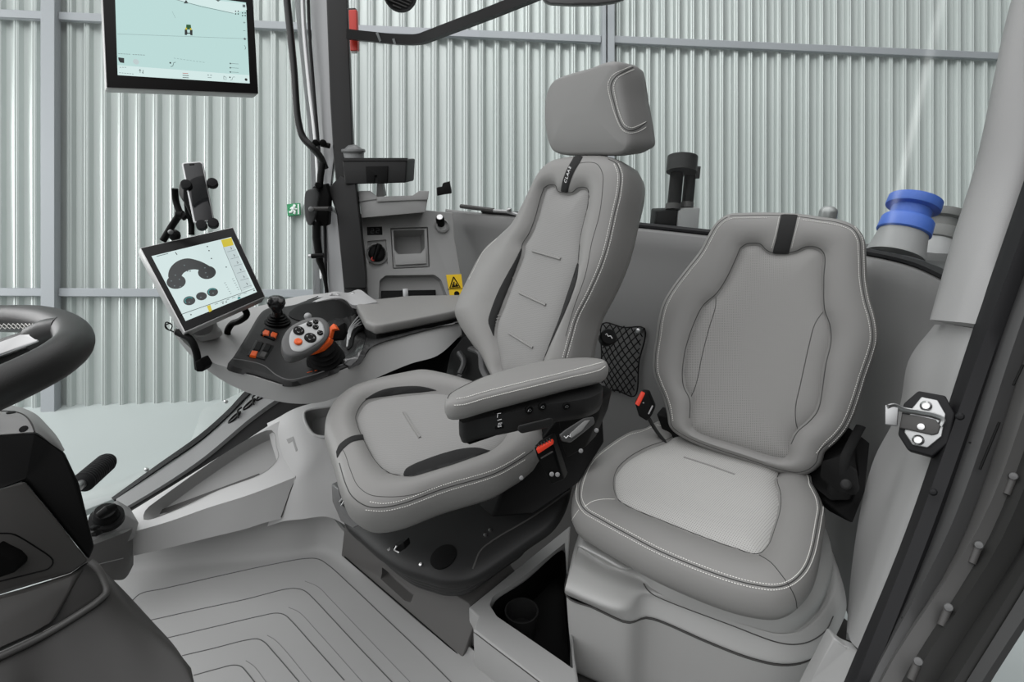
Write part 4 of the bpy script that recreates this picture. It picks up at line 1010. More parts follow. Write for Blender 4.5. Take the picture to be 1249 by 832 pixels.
    accent([(704, 321, 706, 322), (698, 340, 704, 340), (690, 364, 697, 362), (682, 389, 688, 384), (674, 410, 678, 406), (666, 432, 668, 428), (662, 441, 662.8, 441)])
    for a, b in (((650, 306), (684, 316)), ((634, 357), (666, 372)), ((621, 406), (650, 424))):
        seamline('embossed_bar', ci, [a, ((a[0] + b[0]) / 2, (a[1] + b[1]) / 2), b], LEA, T, r=.0042, off=.0)
    STRAP = strap_grid('strap', c, [(700, 191.5, 711, 191.5), (697, 197, 707.5, 198), (692, 206, 701.5, 208), (687.5, 217, 697, 218), (685, 227, 694, 228), (684.3, 233, 693, 234)], CHAR, T, .003)
    cs = c(692.5, 212)
    if cs:
        xd = (c(697, 201)[0] - c(689, 223)[0])
        a = c(695.8, 203.5); b = c(689.4, 223.5); mid = a[0].lerp(b[0], .5)
        sc_ = Caster(STRAP); bm = bmesh.new(); WHT = mat('print_white', (.85, .85, .85), .5)
        for i, ch in enumerate('CLAAS'):
            t = .08 + .84 * i / 4; px_, py_ = 689.6 + (695.6 - 689.6) * t, 223.0 + (203.5 - 223.0) * t
            g = sc_(px_, py_, .0006)
            if not g: continue
            o_ = text_at('letter', ch, g[0], a[0] - b[0], g[1], .0115, WHT, T, .0004, .25); bm.from_mesh(o_.data); me_ = o_.data; bpy.data.objects.remove(o_); bpy.data.meshes.remove(me_)
        fin('brand_lettering', bm, WHT, T, smooth=False, recalc=False)
    # --- headrest: rounded block turned with the seat
    lat = Vector((-.60, .80, 0)).normalized()
    fh = fr((745, 85, 1.235), (668, 130, 1.42), (760, 182, 1.25))
    O = [(667, 115), (674, 101.5), (691, 94), (716, 87), (738, 79.5), (747, 80), (751, 90), (756, 120), (763, 160), (764, 178), (757, 184.5), (725, 186), (685, 185.5), (673, 180.5), (666.5, 160), (664.8, 135)]
    top = lambda p, d: .010 * (1 - np.exp(-d / .03))
    back = fh.to2(790, 130)
    hd = pad('headrest', fh, O, LEAD, T, top, ((.004, -.004), (.007, -.012), (.007, -.030), (.004, -.070), (-.004, -.095), (-.02, -.105), (-.05, -.11)), n=240)
    ch = Caster(hd.ob)
    seamline('headrest_seam', ch, [(772.5, 82), (764, 86), (753, 92), (747, 99), (745, 107), (749, 125), (754, 143), (760, 155), (768, 159.5), (779, 156), (788.5, 149)], SEAM, T, r=.0010)
    stitches('headrest_stitching', ch, [[(770, 81), (760, 85), (748, 91.5), (742.5, 100), (742, 108), (747, 130), (753, 147), (759, 158), (768, 162.5), (780, 160), (788, 155)], [(773, 85), (764, 89), (754, 94.5), (750, 101), (749, 107), (752, 124), (757, 142), (763, 153), (770, 156), (779, 153), (788, 148.5)]], THR, T, pitch=.0048)
    # posts
    for x in (716, 733, 738):
        tube_obj('headrest_post', [P(x, 182, 1.36), P(x, 196, 1.36)], .006, STL if x > 716 else BLK, T, sides=14)
    # --- left armrest
    arm = thing_part('armrest', T)
    fa = Frame(PZ(640, 460, .80), Vector((0, 0, 1)), Vector((.8, .5, 0)))
    O = [(546, 486), (550, 480), (562, 473), (590, 460), (615, 452), (640, 445.5), (665, 440), (690, 437.5), (718, 436.5), (736, 439), (739, 443), (731, 448), (690, 457.5), (640, 470), (590, 482.5), (565, 489.5), (553, 491), (547, 489.5)]
    p = pad('armrest_pad', fa, O, LEA, arm, lambda q, d: .008 * (1 - np.exp(-d / .015)), ((.003, -.003), (.006, -.010), (.006, -.024), (.002, -.034), (-.010, -.040)), n=220)
    cp_ = Caster(p.ob)
    seamline('piping', cp_, O, SEAM, arm, r=.0010, closed=True)
    stitches('stitching', cp_, [[(736, 442), (728, 444), (690, 454), (640, 466), (590, 478.5), (568, 485), (556, 487)], [(738, 447), (731, 451.5), (690, 461.5), (640, 474), (590, 486.5), (566, 493.5), (553, 494.5)]], THR, arm, pitch=.0044)
    # dark carrier under the pad
    fc = Frame(PZ(640, 490, .752), Vector((0, 0, 1)), Vector((.8, .5, 0)))
    O2 = [(560, 512), (585, 500), (640, 482), (690, 468), (722, 463), (734, 470), (733, 478), (716, 486), (665, 494), (627, 503), (585, 511), (566, 516)]
    bd = pad('armrest_carrier', fc, O2, PLK, arm, None, ((.001, -.006), (.001, -.030), (-.003, -.044), (-.018, -.052)), n=180)
    cb = Caster([bd.ob, p.ob])
    def at(x, y, o=0):
        h = cb(x, y); return (h[0] + h[1] * o, h[1]) if h else (P(x, y, 1.0), -ray(x, y).normalized())
    q, n = at(609, 513); sw = [at(x, y, .002)[0] for x, y in ((603, 505.5), (614.5, 504), (614.5, 522), (603.5, 523.5))]
    s_ = slab_obj('seat_heater_switch', sw, n * -.004, BLK, arm, .001)
    bm = bmesh.new()
    for pts in ([(606, 509), (607, 506.5), (611, 506)], [(606, 512), (611, 510.5)], [(606.5, 520), (607.5, 515.5), (611.5, 515)], [(606.5, 520), (611, 519)], [(608, 517.5), (610.5, 517)]): tube(bm, [at(x, y, .0032)[0] for x, y in pts], .0007, sides=4)
    fin('switch_symbol', bm, mat('print_white', (.8, .8, .8), .5), s_)
    for x, y, r in ((645, 500, .0085), (661, 496, .0085), (690.5, 495, .008)):
        q, n = at(x, y); k = lathe_obj('round_button', q, n, [(r, -.002), (r, .003), (r * .8, .004), (r * .75, .002), (.0005, .0025)], BLK, arm, 20)
        bm = bmesh.new(); u = n.cross(Vector((0, 0, 1))).normalized(); v = u.cross(n)
        tube(bm, [q + n * .0035 + u * a * .004 + v * b_ * .004 for a, b_ in ((-1, -.2), (-.2, .6), (.5, .3), (.9, -.5))], .0008, sides=4); tube(bm, [q + n * .0035 + u * -.003 - v * .003, q + n * .0035 + u * .002 - v * .002], .0008, sides=4)
        fin('button_symbol', bm, STL, k)
    lv = slab_obj('armrest_paddle', [P(632, 519, 1.045), P(671, 509.5, 1.09), P(675, 511, 1.09), P(674, 518, 1.09), P(668, 522, 1.09), P(636, 529, 1.045), P(631, 525, 1.045)], away(650, 518, .02), PLK, arm, .003)
    # arm support going down
    slab_obj('armrest_bracket', [P(722, 480, 1.22), P(735, 486, 1.23), P(730, 510, 1.26), P(715, 545, 1.30), P(690, 560, 1.30), P(684, 540, 1.26), P(680, 505, 1.2)], Vector((.03, .05, 0)), BLK, T, .005)
    # red-tabbed buckle and grey lever belong to neighbouring parts
    lv = slab_obj('recline_lever', [P(682.5, 530, 1.10), P(690, 524, 1.11), P(712, 510, 1.14), P(724, 508, 1.155), P(726, 516, 1.155), P(714, 526, 1.14), P(696, 540, 1.115), P(686, 538, 1.10)], Vector((0, .02, -.012)), mat('lever_grey', (.07, .07, .07), .35), T, .003)
    slab_obj('lever_inset', [P(695, 529, 1.11), P(713, 513, 1.135), P(720, 512, 1.145), P(710, 525, 1.13), P(697, 534, 1.11)], Vector((0, .004, -.004)), PLB, lv, .001)
    bm = bmesh.new(); tube(bm, [P(688, 532, 1.093), P(690.5, 534.5, 1.093), P(693, 531.5, 1.096), P(696, 533, 1.096), P(695, 530, 1.097)], .0009, sides=4); fin('lever_symbol', bm, MATS['print_white'], lv)
    for x, y, d in ((727.5, 525, 1.17), (708.5, 550, 1.15), (673, 578.5, 1.13), (680, 579, 1.135), (636, 583, 1.17)):
        lathe_obj('bolt', P(x, y, d), (EYE - P(x, y, d)).normalized(), [(.0048, 0), (.0045, .003), (.0022, .0035), (.0022, .001), (.0005, .001)], mat('dark_bolt', (.22, .22, .22), .4, .8), T, 14)
    # --- seat pan mechanics between cushion and cover
    slab_obj('seat_frame', [P(612, 600, 1.36), P(645, 560, 1.36), P(680, 510, 1.40), P(735, 488, 1.46), P(738, 540, 1.44), P(706, 590, 1.38), P(650, 628, 1.36), P(600, 632, 1.38)], Vector((-.04, .08, -.02)), BLK, T, .008)
    slab_obj('seat_frame', [P(540, 470, 1.72), P(548, 430, 1.74), P(565, 410, 1.72), P(590, 420, 1.62), P(605, 450, 1.56), P(600, 490, 1.52), P(560, 490, 1.6)], Vector((.05, .06, 0)), BLK, T, .01)
    tube_obj('belt_loop', [P(575, 425, 1.60), P(588, 432, 1.56), (P(590, 450, 1.54)), P(600, 468, 1.50)], .014, mat('guide_grey', (.03, .03, .03), .35), T, smooth_n=16, flat=.5)
    tube_obj('belt_loop', [P(560, 430, 1.66), P(566, 442, 1.64), P(561, 456, 1.63)], .009, mat('guide_grey', (.03, .03, .03), .35), T, smooth_n=12)
    slab_obj('belt_guide', [P(548, 466, 1.66), P(566, 448, 1.655), P(572, 453, 1.64), P(553, 474, 1.65)], Vector((.01, .02, -.01)), mat('guide_grey', (.05, .05, .05), .35), T, .003)
    # --- suspension cover and bellows
    cov = [(421, 636), (424, 606), (440, 590), (520, 560), (640, 540), (690, 550), (690, 600), (672, 636), (640, 660), (585, 698), (570, 704.5), (540, 706.5), (515, 700), (490, 692), (465, 677), (440, 656)]
    fc = fr((465, 677, 1.47), (570, 704, 1.33), (690, 630, 1.40))
    fc = Frame(fc.O, fc.N if fc.N.z > 0 else -fc.N, RIGHT)
    cv = pad('suspension_cover', fc, cov, PLK, T, lambda p, d: .014 * (1 - np.exp(-d / .02)), ((.004, -.004), (.006, -.014), (.004, -.026), (-.01, -.03)), n=200)
    ck = Caster(cv.ob)
    fo = ck(541, 679)
    if fo: lathe_obj('cover_disc', fo[0], fo[1], [(.034, -.002), (.034, .0012), (.032, .0015), (.0005, .0015)], BLK, T, 36)
    for a in ([(577, 694), (586, 672), (600, 660), (650, 630), (700, 595)],): seamline('cover_ridge', ck, a, PLD, T, r=.003, off=-.001)
    for x, y in ((592, 653), (598, 647), (513.5, 688.5), (454, 642)):
        h = ck(x, y); 
        if h: lathe_obj('screw', h[0], h[1], [(.0045, -.001), (.0045, .003), (.0005, .004)], CHR, T, 12)
    # bellows stacked rings
    nb = 5
    bm = bmesh.new(); n = 160
    o2 = cv.o2; c0 = np.array(fc.to2(478, 640)); prof = []
    for i in range(nb):
        prof += [(.86 - .035 * i, -.034 - .019 * i), (.90 - .035 * i, -.040 - .019 * i), (.90 - .035 * i, -.045 - .019 * i), (.86 - .035 * i, -.051 - .019 * i)]
    R = []
    for s, h in prof: R.append([bm.verts.new(fc.w(c0[0] + (q[0] - c0[0]) * s, c0[1] + (q[1] - c0[1]) * s, h)) for q in o2])
    for A, B in zip(R, R[1:]):
        for k in range(len(A)): bm.faces.new((A[k], A[(k + 1) % len(A)], B[(k + 1) % len(A)], B[k]))
    fin('bellows', bm, mat('bellows_rubber', (.018, .018, .018), .45), T, ang=80)
    # front latch fittings
    slab_obj('height_latch', [P(409, 566, 1.36), P(415, 563, 1.355), P(424, 588, 1.33), P(423, 594, 1.33), P(416.5, 591, 1.34), P(409, 575, 1.36)], Vector((.02, .03, 0)), mat('latch_grey', (.12, .12, .12), .4), T, .002)
    knob('latch_button', P(414.5, 574.5, 1.35), (EYE - P(414, 574, 1.35)).normalized(), .007, .006, STL, T)
    slab_obj('slide_latch', [P(412, 612, 1.42), P(422, 601, 1.41), P(428, 612, 1.38), P(421, 620, 1.39)], Vector((.02, .03, 0)), BLK, T, .002)
    bm = bmesh.new(); tube(bm, [P(414, 612, 1.385), P(419, 606, 1.38), P(422, 609, 1.375), P(416, 617, 1.38)], .0022, sides=6); fin('latch_wire', bm, CHR, T)
    slab_obj('slide_latch', [P(404, 590, 1.48), P(412, 596, 1.44), P(418, 618, 1.43), P(440, 632, 1.40), P(444, 636, 1.38), P(430, 645, 1.40), P(415, 636, 1.44), P(405, 612, 1.48)], Vector((.02, .04, -.01)), mat('latch_grey', (.12, .12, .12), .4), T, .004)
    slab_obj('slide_bracket', [P(478, 668, 1.30), P(492, 662, 1.29), P(494, 670, 1.29), P(484, 676, 1.30)], Vector((.01, .02, 0)), BLK, T, .002)
    bm = bmesh.new(); tube(bm, [P(484, 666, 1.285), P(481, 671, 1.285), P(486.5, 674, 1.285)], .0022, sides=6); tube(bm, [P(474, 669, 1.29), P(475, 671, 1.29)], .004, sides=8); fin('bracket_clip', bm, CHR, T)
def thing_part(name, parent):
    o = bpy.data.objects.new(name, None); COL.objects.link(o); o.parent = parent; return o
driver()
# belt buckles, belt retractor, storage net and recline handle
def extras_floor():
    t = thing('seatbelt_buckle', 'black buckle with red release tab beside the driver armrest', 'seatbelt buckle')
    b = slab_obj('buckle_body', [P(651, 545, 1.10), P(672, 533, 1.12), P(676, 545, 1.12), P(689, 585, 1.15), P(672, 592, 1.14), P(655, 558, 1.10)], Vector((.01, .03, -.005)), BLK, t, .004)
    lab(slab_obj('release_tab', [P(653.5, 548, 1.092), P(673.5, 537.5, 1.112), P(675.5, 542, 1.112), P(656.5, 554.5, 1.093)], Vector((.002, .01, 0)), REDB, t, .002), 'bright red release tab')
    bm = bmesh.new()
    for i in range(6): tube(bm, [P(653 + i * 3.4, 543 - i * 1.7, 1.098 + i * .003), P(655 + i * 3.4, 547 - i * 1.7, 1.096 + i * .003)], .0009, sides=5)
    tube(bm, [P(660, 559, 1.098), P(674, 551, 1.112)], .0016, sides=5)
    fin('buckle_ribs', bm, PLD, t)
    t = thing('seatbelt_buckle', 'black buckle with red release tab beside the passenger backrest', 'seatbelt buckle')
    b = slab_obj('buckle_body', [P(774, 491, 1.52), P(783, 478, 1.53), P(791, 479, 1.53), P(799, 498, 1.53), P(795, 507, 1.52), P(789, 514, 1.52), P(779, 508, 1.52)], Vector((.01, .03, -.005)), BLK, t, .004)
    slab_obj('release_tab', [P(774.5, 493, 1.512), P(782, 478.8, 1.522), P(787, 480.5, 1.522), P(779.5, 496, 1.512)], Vector((.002, .01, 0)), REDB, t, .002)
    bm = bmesh.new(); tube(bm, [P(791, 505, 1.513), P(796, 495, 1.52)], .002, sides=5); tube(bm, [P(784.5, 491, 1.514), P(785, 492, 1.514)], .002, sides=6); fin('buckle_print', bm, mat('print_grey', (.4, .4, .4), .5), t)
    tube_obj('buckle_strap', [P(790, 508, 1.54), P(800, 525, 1.56), P(812, 540, 1.58)], .012, CHAR, t, smooth_n=10, flat=.4)
    # belt retractor on the right of the passenger seat
    t = thing('belt_retractor', 'black belt retractor in the dark gap right of the passenger backrest', 'retractor')
    slab_obj('retractor_body', [P(1022, 578, 1.28), P(1048, 572, 1.25), P(1052, 598, 1.22), P(1043, 608, 1.22), P(1020, 602, 1.26)], Vector((-.01, .06, 0)), BLK, t, .008)
    tube_obj('belt_webbing', [P(1050, 520, 1.34), P(1037, 545, 1.30), P(1030, 562, 1.28), P(1030, 585, 1.27)], .011, BLK, t, smooth_n=16, flat=.3)
    knob('retractor_button', P(1032, 591, 1.235), (EYE - P(1032, 591, 1.2)).normalized(), .011, .008, PLK, t)
    # elastic net
    t = thing('storage_net', 'black elastic storage net on the rear wall between the seats', 'net')
    cW = Caster(REAR)
    def w(x, y, o=.012): h = cW(x, y, o); return h[0] if h else P(x, y, 1.6)
    A, B, C_, D_ = (737, 394), (788, 400), (776, 482), (734, 472)
    bm = bmesh.new()
    def bl(u, v):
        x = (A[0] * (1 - u) + B[0] * u) * (1 - v) + (D_[0] * (1 - u) + C_[0] * u) * v; y = (A[1] * (1 - u) + B[1] * u) * (1 - v) + (D_[1] * (1 - u) + C_[1] * u) * v
        return w(x + math.sin(v * 9 + u * 3) * .5, y, .012 + .02 * math.sin(math.pi * u) * math.sin(math.pi * v))
    nn = 6
    for k in range(-nn, nn + 1):
        for sgn in (1, -1):
            pts = []
            for i in range(25):
                v = i / 24; u = (k / nn + v * 1.25) if sgn == 1 else (1 - k / nn - v * 1.25)
                if 0 <= u <= 1: pts.append(bl(u, v))
            if len(pts) > 2: tube(bm, pts, .0022, sides=5)
    fin('net_mesh', bm, BLK, t)
    tube_obj('net_border', [bl(0, 0), bl(.5, .02), bl(1, 0), bl(.98, .5), bl(1, 1), bl(.5, .97), bl(0, 1), bl(.02, .5)], .0025, BLK, t, smooth_n=60, closed=True)
    for x, y in ((783, 402), (742, 404)):
        h = cW(x, y, .01); lathe_obj('net_hook', h[0], h[1], [(.010, -.01), (.010, .02), (.005, .024), (.0005, .024)], PLK if x < 760 else STL, t, 16)
    # round handle seen beside the backrest
    t = thing('recline_handle', 'round black handle with white symbol between backrest and net', 'handle')
    q = P(742, 411, 1.45); n = (EYE - q).normalized(); n = (n + Vector((.2, 0, .2))).normalized()
    k = lathe_obj('handle_disc', q, n, [(.020, -.03), (.021, 0), (.018, .006), (.0005, .007)], BLK, t)
    u = n.cross(Vector((0, 0, 1))).normalized(); v = u.cross(n); bm = bmesh.new()
    tube(bm, [q + n * .0085 + u * a + v * b for a, b in ((-.008, -.006), (-.004, .001), (.002, .0), (.006, .007), (.009, .004))], .0014, sides=5)
    fin('handle_symbol', bm, MATS['print_white'], t)
extras_floor()
# ================================================================ RIGHT-HAND CONSOLE
def console():
    T = thing('control_console', 'grey right-hand control console with black control panel', 'console')
    SH = mat('console_grey', (.43, .43, .425), .48, bump=.12, bscale=1400)
    near = [(212, 402, 1.38), (224, 417, 1.39), (243, 433, 1.40), (261, 443, 1.41), (277, 448, 1.42), (315, 461, 1.435), (350, 470, 1.45), (395, 458, 1.49), (436, 443, 1.53), (448, 425, 1.56), (500, 408, 1.68), (560, 392, 1.82)]
    low = [(211, 406, 1.385), (222, 421, 1.40), (236, 437, 1.42), (255, 453, 1.43), (279, 468.5, 1.45), (320, 485, 1.465), (363, 492.5, 1.48), (398, 489, 1.52), (448, 466, 1.57), (500, 444, 1.65), (533, 434, 1.72), (563, 408, 1.84)]
    far = [(262, 388, 1.60), (266, 386, 1.63), (276, 383, 1.66), (288, 380, 1.69), (300, 377, 1.72), (330, 370, 1.80), (361, 362, 1.86), (395, 358, 1.90), (415, 356, 1.93), (440, 354, 1.96), (500, 362, 2.04), (562, 362, 2.12)]
    N = [P(*q) for q in near]; L = [P(*q) for q in low]; Fr = [P(*q) for q in far]
    FL = [q + Vector((0, .0, -.11)) for q in Fr]; NL = [a.lerp(b, .35) + Vector((0, 0, -.02)) for a, b in zip(L, FL)]
    for i in (9, 10, 11): Fr[i] = Fr[i] + Vector((0, 0, -.06))
    M_ = [a.lerp(b, .5) + Vector((0, 0, .004 if i < 8 else (-.01 if i == 8 else -.03))) for i, (a, b) in enumerate(zip(N, Fr))]
    rows = [N, M_, Fr, FL, NL, L]
    rows2 = [np.array(cr([tuple(v) for v in r], 70, False)) for r in rows]
    # crisp shell: linear across, smooth along
    G = []
    for a, b in zip(rows2, rows2[1:] + rows2[:1]):
        for k in range(4): G.append(a + (b - a) * (k / 4))
    o = loft('console_shell', [[tuple(v) for v in r] for r in G], SH, T, closed_v=True, caps=True, ang=40)
    # black control panel
    fm = fr((277, 448, 1.40), (436, 443, 1.51), (361, 373, 1.80), RIGHT)
    out = [(277, 448), (284.5, 437), (302, 409), (319.5, 382), (330, 377), (345, 376), (361, 373), (375, 368), (392, 364), (409, 361.5), (421, 366), (431, 373), (440, 382), (448, 394), (458, 405), (453, 417), (446, 429), (436, 443), (420, 450), (395, 460), (361, 470), (350, 470.5), (345, 469.5), (312, 459)]
    sc_ = Caster(o)
    pan = drape('control_panel', sc_, out, .009, PLK, T, ctr=(370, 415))
    c = Caster([pan, o])
    def f(x, y, h=.0):
        g = c(x, y, h); return g[0] if g else fm.w(*fm.to2(x, y), h)
    def plate(nm, fm_, px, T_, m, parent, bev=.0, h=0, n=0, seg=3):
        return drape(nm, c, cr(px, 60, True) if len(px) > 7 else px, h, m, parent, n=60, nr=8, smooth=False)
    n = fm.N
    # crest edge of the panel front
    seamline('panel_crest', c, [(284, 438), (300, 440), (322, 446), (338, 458), (352, 463), (372, 460), (430, 440)], mat('crest_grey', (.10, .10, .10), .35), T, r=.0022, off=-.0008)
    # well behind the lever, glossy
    GL = mat('gloss_black', (.02, .02, .02), .18)
    plate('lever_well', fm, [(352, 385), (364, 374), (392, 368), (412, 367), (424, 374), (432, 384), (432, 393), (410, 392), (392, 396), (372, 394)], .002, BLK, T, .0008, h=.0055)
    plate('well_floor', fm, [(395, 398), (420, 384), (436, 386), (446, 400), (446, 414), (436, 440), (424, 446), (414, 440), (412, 415)], .002, GL, T, .0008, h=.0055)
    # fins at the right of the lever
    bm = bmesh.new()
    for k in range(4):
        dx, dy = k * 2.6, k * 5.2
        tube(bm, cr([f(423 + dx * .4, 424 - dy * .2 + 2, .006), f(424 + dx * .5, 408 - dy * .05, .012), f(429 + dx * .9, 396 - dy * -.3, .016), (f(438 + dx * .9, 386 + dy * .85, .014))], 16, False), .0022, sides=6)
    fin('fin_rack', bm, SIL, T)
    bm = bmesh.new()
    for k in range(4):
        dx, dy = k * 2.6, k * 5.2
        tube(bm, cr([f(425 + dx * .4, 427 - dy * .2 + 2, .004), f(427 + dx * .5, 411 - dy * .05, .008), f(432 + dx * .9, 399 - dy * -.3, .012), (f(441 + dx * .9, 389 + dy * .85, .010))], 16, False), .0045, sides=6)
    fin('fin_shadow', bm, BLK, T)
    # joystick
    J = thing_part('joystick', T)
    base = f(338.5, 394, .002); up = (n * .7 + Vector((0, 0, .7)) + Vector((0, .15, 0))).normalized()
    lathe_obj('boot', base, n, [(.036, 0), (.036, .004), (.030, .006), (.031, .010), (.026, .012), (.027, .017), (.021, .019), (.022, .024), (.016, .027), (.012, .045)], BLK, J)
    head = P(337, 371.5, 1.52)
    tube_obj('stick', cr([base + n * .02, base.lerp(head, .55), head], 8, False), .0095, PLK, J, sides=14)
    lathe_obj('joystick_head', head - up * .022, up, [(.008, 0), (.012, .006), (.0195, .016), (.0235, .026), (.0225, .036), (.017, .043), (.009, .046), (.0005, .047)], GL, J, 28)
    knob('joystick_button', P(342.5, 367, 1.495), (up + (EYE - head).normalized() * 1.4).normalized(), .006, .003, PLD, J)
    # multifunction lever
    V = thing_part('multifunction_lever', T)
    fl = fr((353, 412, 1.40), (394, 400, 1.46), (378, 432, 1.395), RIGHT)
    g = lambda x, y, h=0: fl.w(*fl.to2(x, y), h)
    hs = [(344, 419), (346, 410), (353, 400), (366, 392), (380, 387.5), (392, 388), (399, 393), (402, 402), (399, 412), (391, 420), (378, 428), (366, 433), (355, 435), (347, 430)]
    pad('lever_housing', fl, hs, mat('lever_housing_grey', (.10, .10, .10), .45), V, lambda p, d: .004 * (1 - np.exp(-d / .004)), ((.001, -.004), (.000, -.020), (-.006, -.035), (-.014, -.042)), n=120)
    fs = [(353, 412), (354.5, 406), (358, 401), (372, 394), (384.5, 390.5), (392, 393), (396, 404), (394, 412), (382.6, 421), (366, 429), (357, 427), (353.5, 420)]
    pad('silver_face', Frame(fl.O + fl.N * .0045, fl.N, RIGHT), fs, SIL, V, lambda p, d: .0015 * (1 - np.exp(-d / .003)), ((.0005, -.001), (.0005, -.003)), n=100)
    N2 = fl.N
    def disc(nm, x, y, r, m, h=.004, lb=None):
        o_ = lathe_obj(nm, g(x, y, .0055), N2, [(r, 0), (r * .96, h * .7), (r * .7, h), (.0005, h * .9)], m, V, 24)
        if lb: lab(o_, lb)
        return o_
    bs = []
    for x, y, r in ((364, 405.5, .0137), (378, 414, .0150), (390, 408, .0075), (377, 397.5, .0075), (384.5, 394.5, .0070), (384.5, 401, .0075)):
        b = disc('lever_button', x, y, r, BLK); bs.append((b, x, y, r))
    disc('lever_button', 363.3, 419, .0098, ORA, .006, 'orange round lever button')
    for b, x, y, r in bs:
        bm = bmesh.new(); q = g(x, y, .0098); u, v = fl.U, fl.V
        for a in (0, 1, 2, 3):
            d = (u if a % 2 == 0 else v) * (1 if a < 2 else -1); s = u.lerp(v, 1 if a % 2 == 0 else 0)
            p0 = q + d * r * .55; tube(bm, [p0 - s * r * .18 - d * r * .1, p0 + d * r * .1, p0 + s * r * .18 - d * r * .1], r * .05, sides=4)
        fin('button_symbol', bm, mat('print_grey', (.4, .4, .4), .5), b)
    lathe_obj('thumb_wheel', P(375.5, 386, 1.47), (EYE - P(375, 386, 1.47)).normalized(), [(.0095, 0), (.009, .006), (.005, .008), (.0005, .0085)], SIL, V, 20)
    slab_obj('orange_trim', [P(372, 431, 1.425), P(380, 429.5, 1.43), P(392, 425, 1.44), (P(401, 417, 1.45)), P(403, 412, 1.455), P(399, 411, 1.455), P(394, 417, 1.44), P(382, 425, 1.43), P(371, 429, 1.42)], Vector((.003, .015, -.012)), ORA, V, .001)
    slab_obj('orange_trim', [P(399, 412, 1.458), P(402.5, 411, 1.462), P(405, 402, 1.47), P(411, 401, 1.475), P(407, 394.5, 1.48), P(404, 397, 1.478), P(399, 403, 1.47)], Vector((.003, .012, -.008)), ORA, V, .001)
    slab_obj('lever_paddle', [P(404, 402, 1.50), P(420, 393, 1.52), P(421, 404, 1.52), P(416, 413, 1.51), P(403, 414, 1.49)], Vector((.004, .012, -.01)), BLK, V, .002)
    # bellow of the lever
    cb_ = f(398, 440, 0); tb = P(392, 420, 1.47); ax = (tb - cb_).normalized(); Lh = (tb - cb_).length
    prof = []
    for i in range(5): 
        h = Lh * i / 5; r = .050 - .004 * i
        prof += [(r - .006, h), (r, h + Lh * .07), (r, h + Lh * .1), (r - .007, h + Lh * .16)]
    prof.append((.02, Lh)); lathe_obj('lever_bellows', cb_, ax, prof, BLK, V, 36)
    bm = bmesh.new()
    for a, b, w_ in (((374.5, 454.8), (381, 453.2), .0009), ((384, 452.6), (400, 448.4), .0016), ((404, 446.4), (409.5, 444.8), .0009)):
        tube(bm, [f(a[0], a[1], .0005), f(b[0], b[1], .0005)], w_, sides=6)
    lab(fin('orange_marking', bm, ORA, pan), 'orange printed marks')
    # switches
    def sw(nm, px, m, h=.004, th=.004, parent=T): return plate(nm, fm, px, th, m, parent, .0008, h=h + .002)
    fr1 = sw('switch_frame', [(318.5, 404.5), (322.5, 400.5), (339.5, 407), (337.5, 412.5), (334, 416), (317.5, 409)], BLK, .003)
    sw('orange_switch', [(320, 407), (323, 404.5), (329, 406.5), (327.5, 412), (320.5, 410.5)], ORA, .006, .003, fr1); sw('orange_switch', [(329.5, 409.5), (332, 407), (338.5, 409), (336.5, 414), (330, 413)], ORA, .006, .003, fr1)
    fr2 = sw('switch_frame', [(312, 416), (334, 422), (323, 439.5), (301.5, 434)], PLK, .003)
    sw('rocker_switch', [(313, 418), (321.5, 420.5), (316, 431.5), (308, 429)], BLK, .006, .003, fr2)
    sw('orange_switch', [(306.5, 430), (314.5, 431), (312, 437), (304, 435.5)], ORA, .006, .003, fr2)
    sw('rocker_switch', [(324, 421), (331.5, 423.5), (327, 432), (319.5, 430)], BLK, .006, .003, fr2); sw('rocker_switch', [(319, 431), (326, 433), (322.5, 438.5), (315.5, 437)], PLD, .006, .003, fr2)
    # light upper rail behind the panel with bolts
    rl = [[P(345, 376, 1.86), P(362, 368, 1.87), P(395, 358, 1.9), P(412, 356, 1.93), P(425, 357, 1.95), P(437, 353, 1.97), P(450, 361, 1.93), P(459, 367, 1.90)],
          [P(350, 380, 1.78), P(365, 374.5, 1.79), P(395, 366, 1.82), P(412, 363.5, 1.85), P(422, 366, 1.87), P(430, 372, 1.85), P(445, 371, 1.84), P(460, 368, 1.86)]]
    o = loft('rear_rail', rl, mat('rail_light', (.42, .42, .42), .35), T, nu=30, nv=5, thick=.012)
    cr_ = Caster(o)
    seamline('rail_slot', cr_, [(352, 374), (360, 371), (380, 365), (388, 361.8)], BLK, T, r=.0022)
    for x, y in ((403, 359.5), (412, 360), (430, 358)):
        h = cr_(x, y)
        if h: knob('rail_button', h[0], h[1], .007, .005, CHR, T)
    # armrest pad on the console
    A = thing_part('armrest', T)
    O_, N_ = plane((437, 372, 1.84), (447, 393, 1.63), (562, 362, 2.12)); fa = Frame(O_, N_, RIGHT)
    top = [(436, 372), (440, 368.5), (446, 366.5), (501, 361), (566, 360), (568, 376), (545, 381), (502, 389.5), (466, 396), (458, 396), (447, 391)]
    pad('armrest_pad', fa, top, LEA, A, lambda p, d: .004 * (1 - np.exp(-d / .012)), ((.002, -.003), (.003, -.008), (.003, -.022), (.0, -.027)), n=160, smooth=False)
    fa2 = Frame(O_ - N_ * .027, N_, RIGHT)
    pad('armrest_base', fa2, [(x + .5, y + 9) for x, y in top], PLK, A, None, ((-.003, -.001), (-.003, -.03)), n=120, smooth=False)
    drape('side_cover', sc_, [(447, 398), (455, 402), (466, 404), (502, 396), (558, 384), (560, 394), (510, 406), (467, 418), (451, 424), (444, 433), (437, 444), (424, 450), (428, 434), (440, 412)], .007, PLK, T, n=160, smooth=False, ctr=(452, 414))
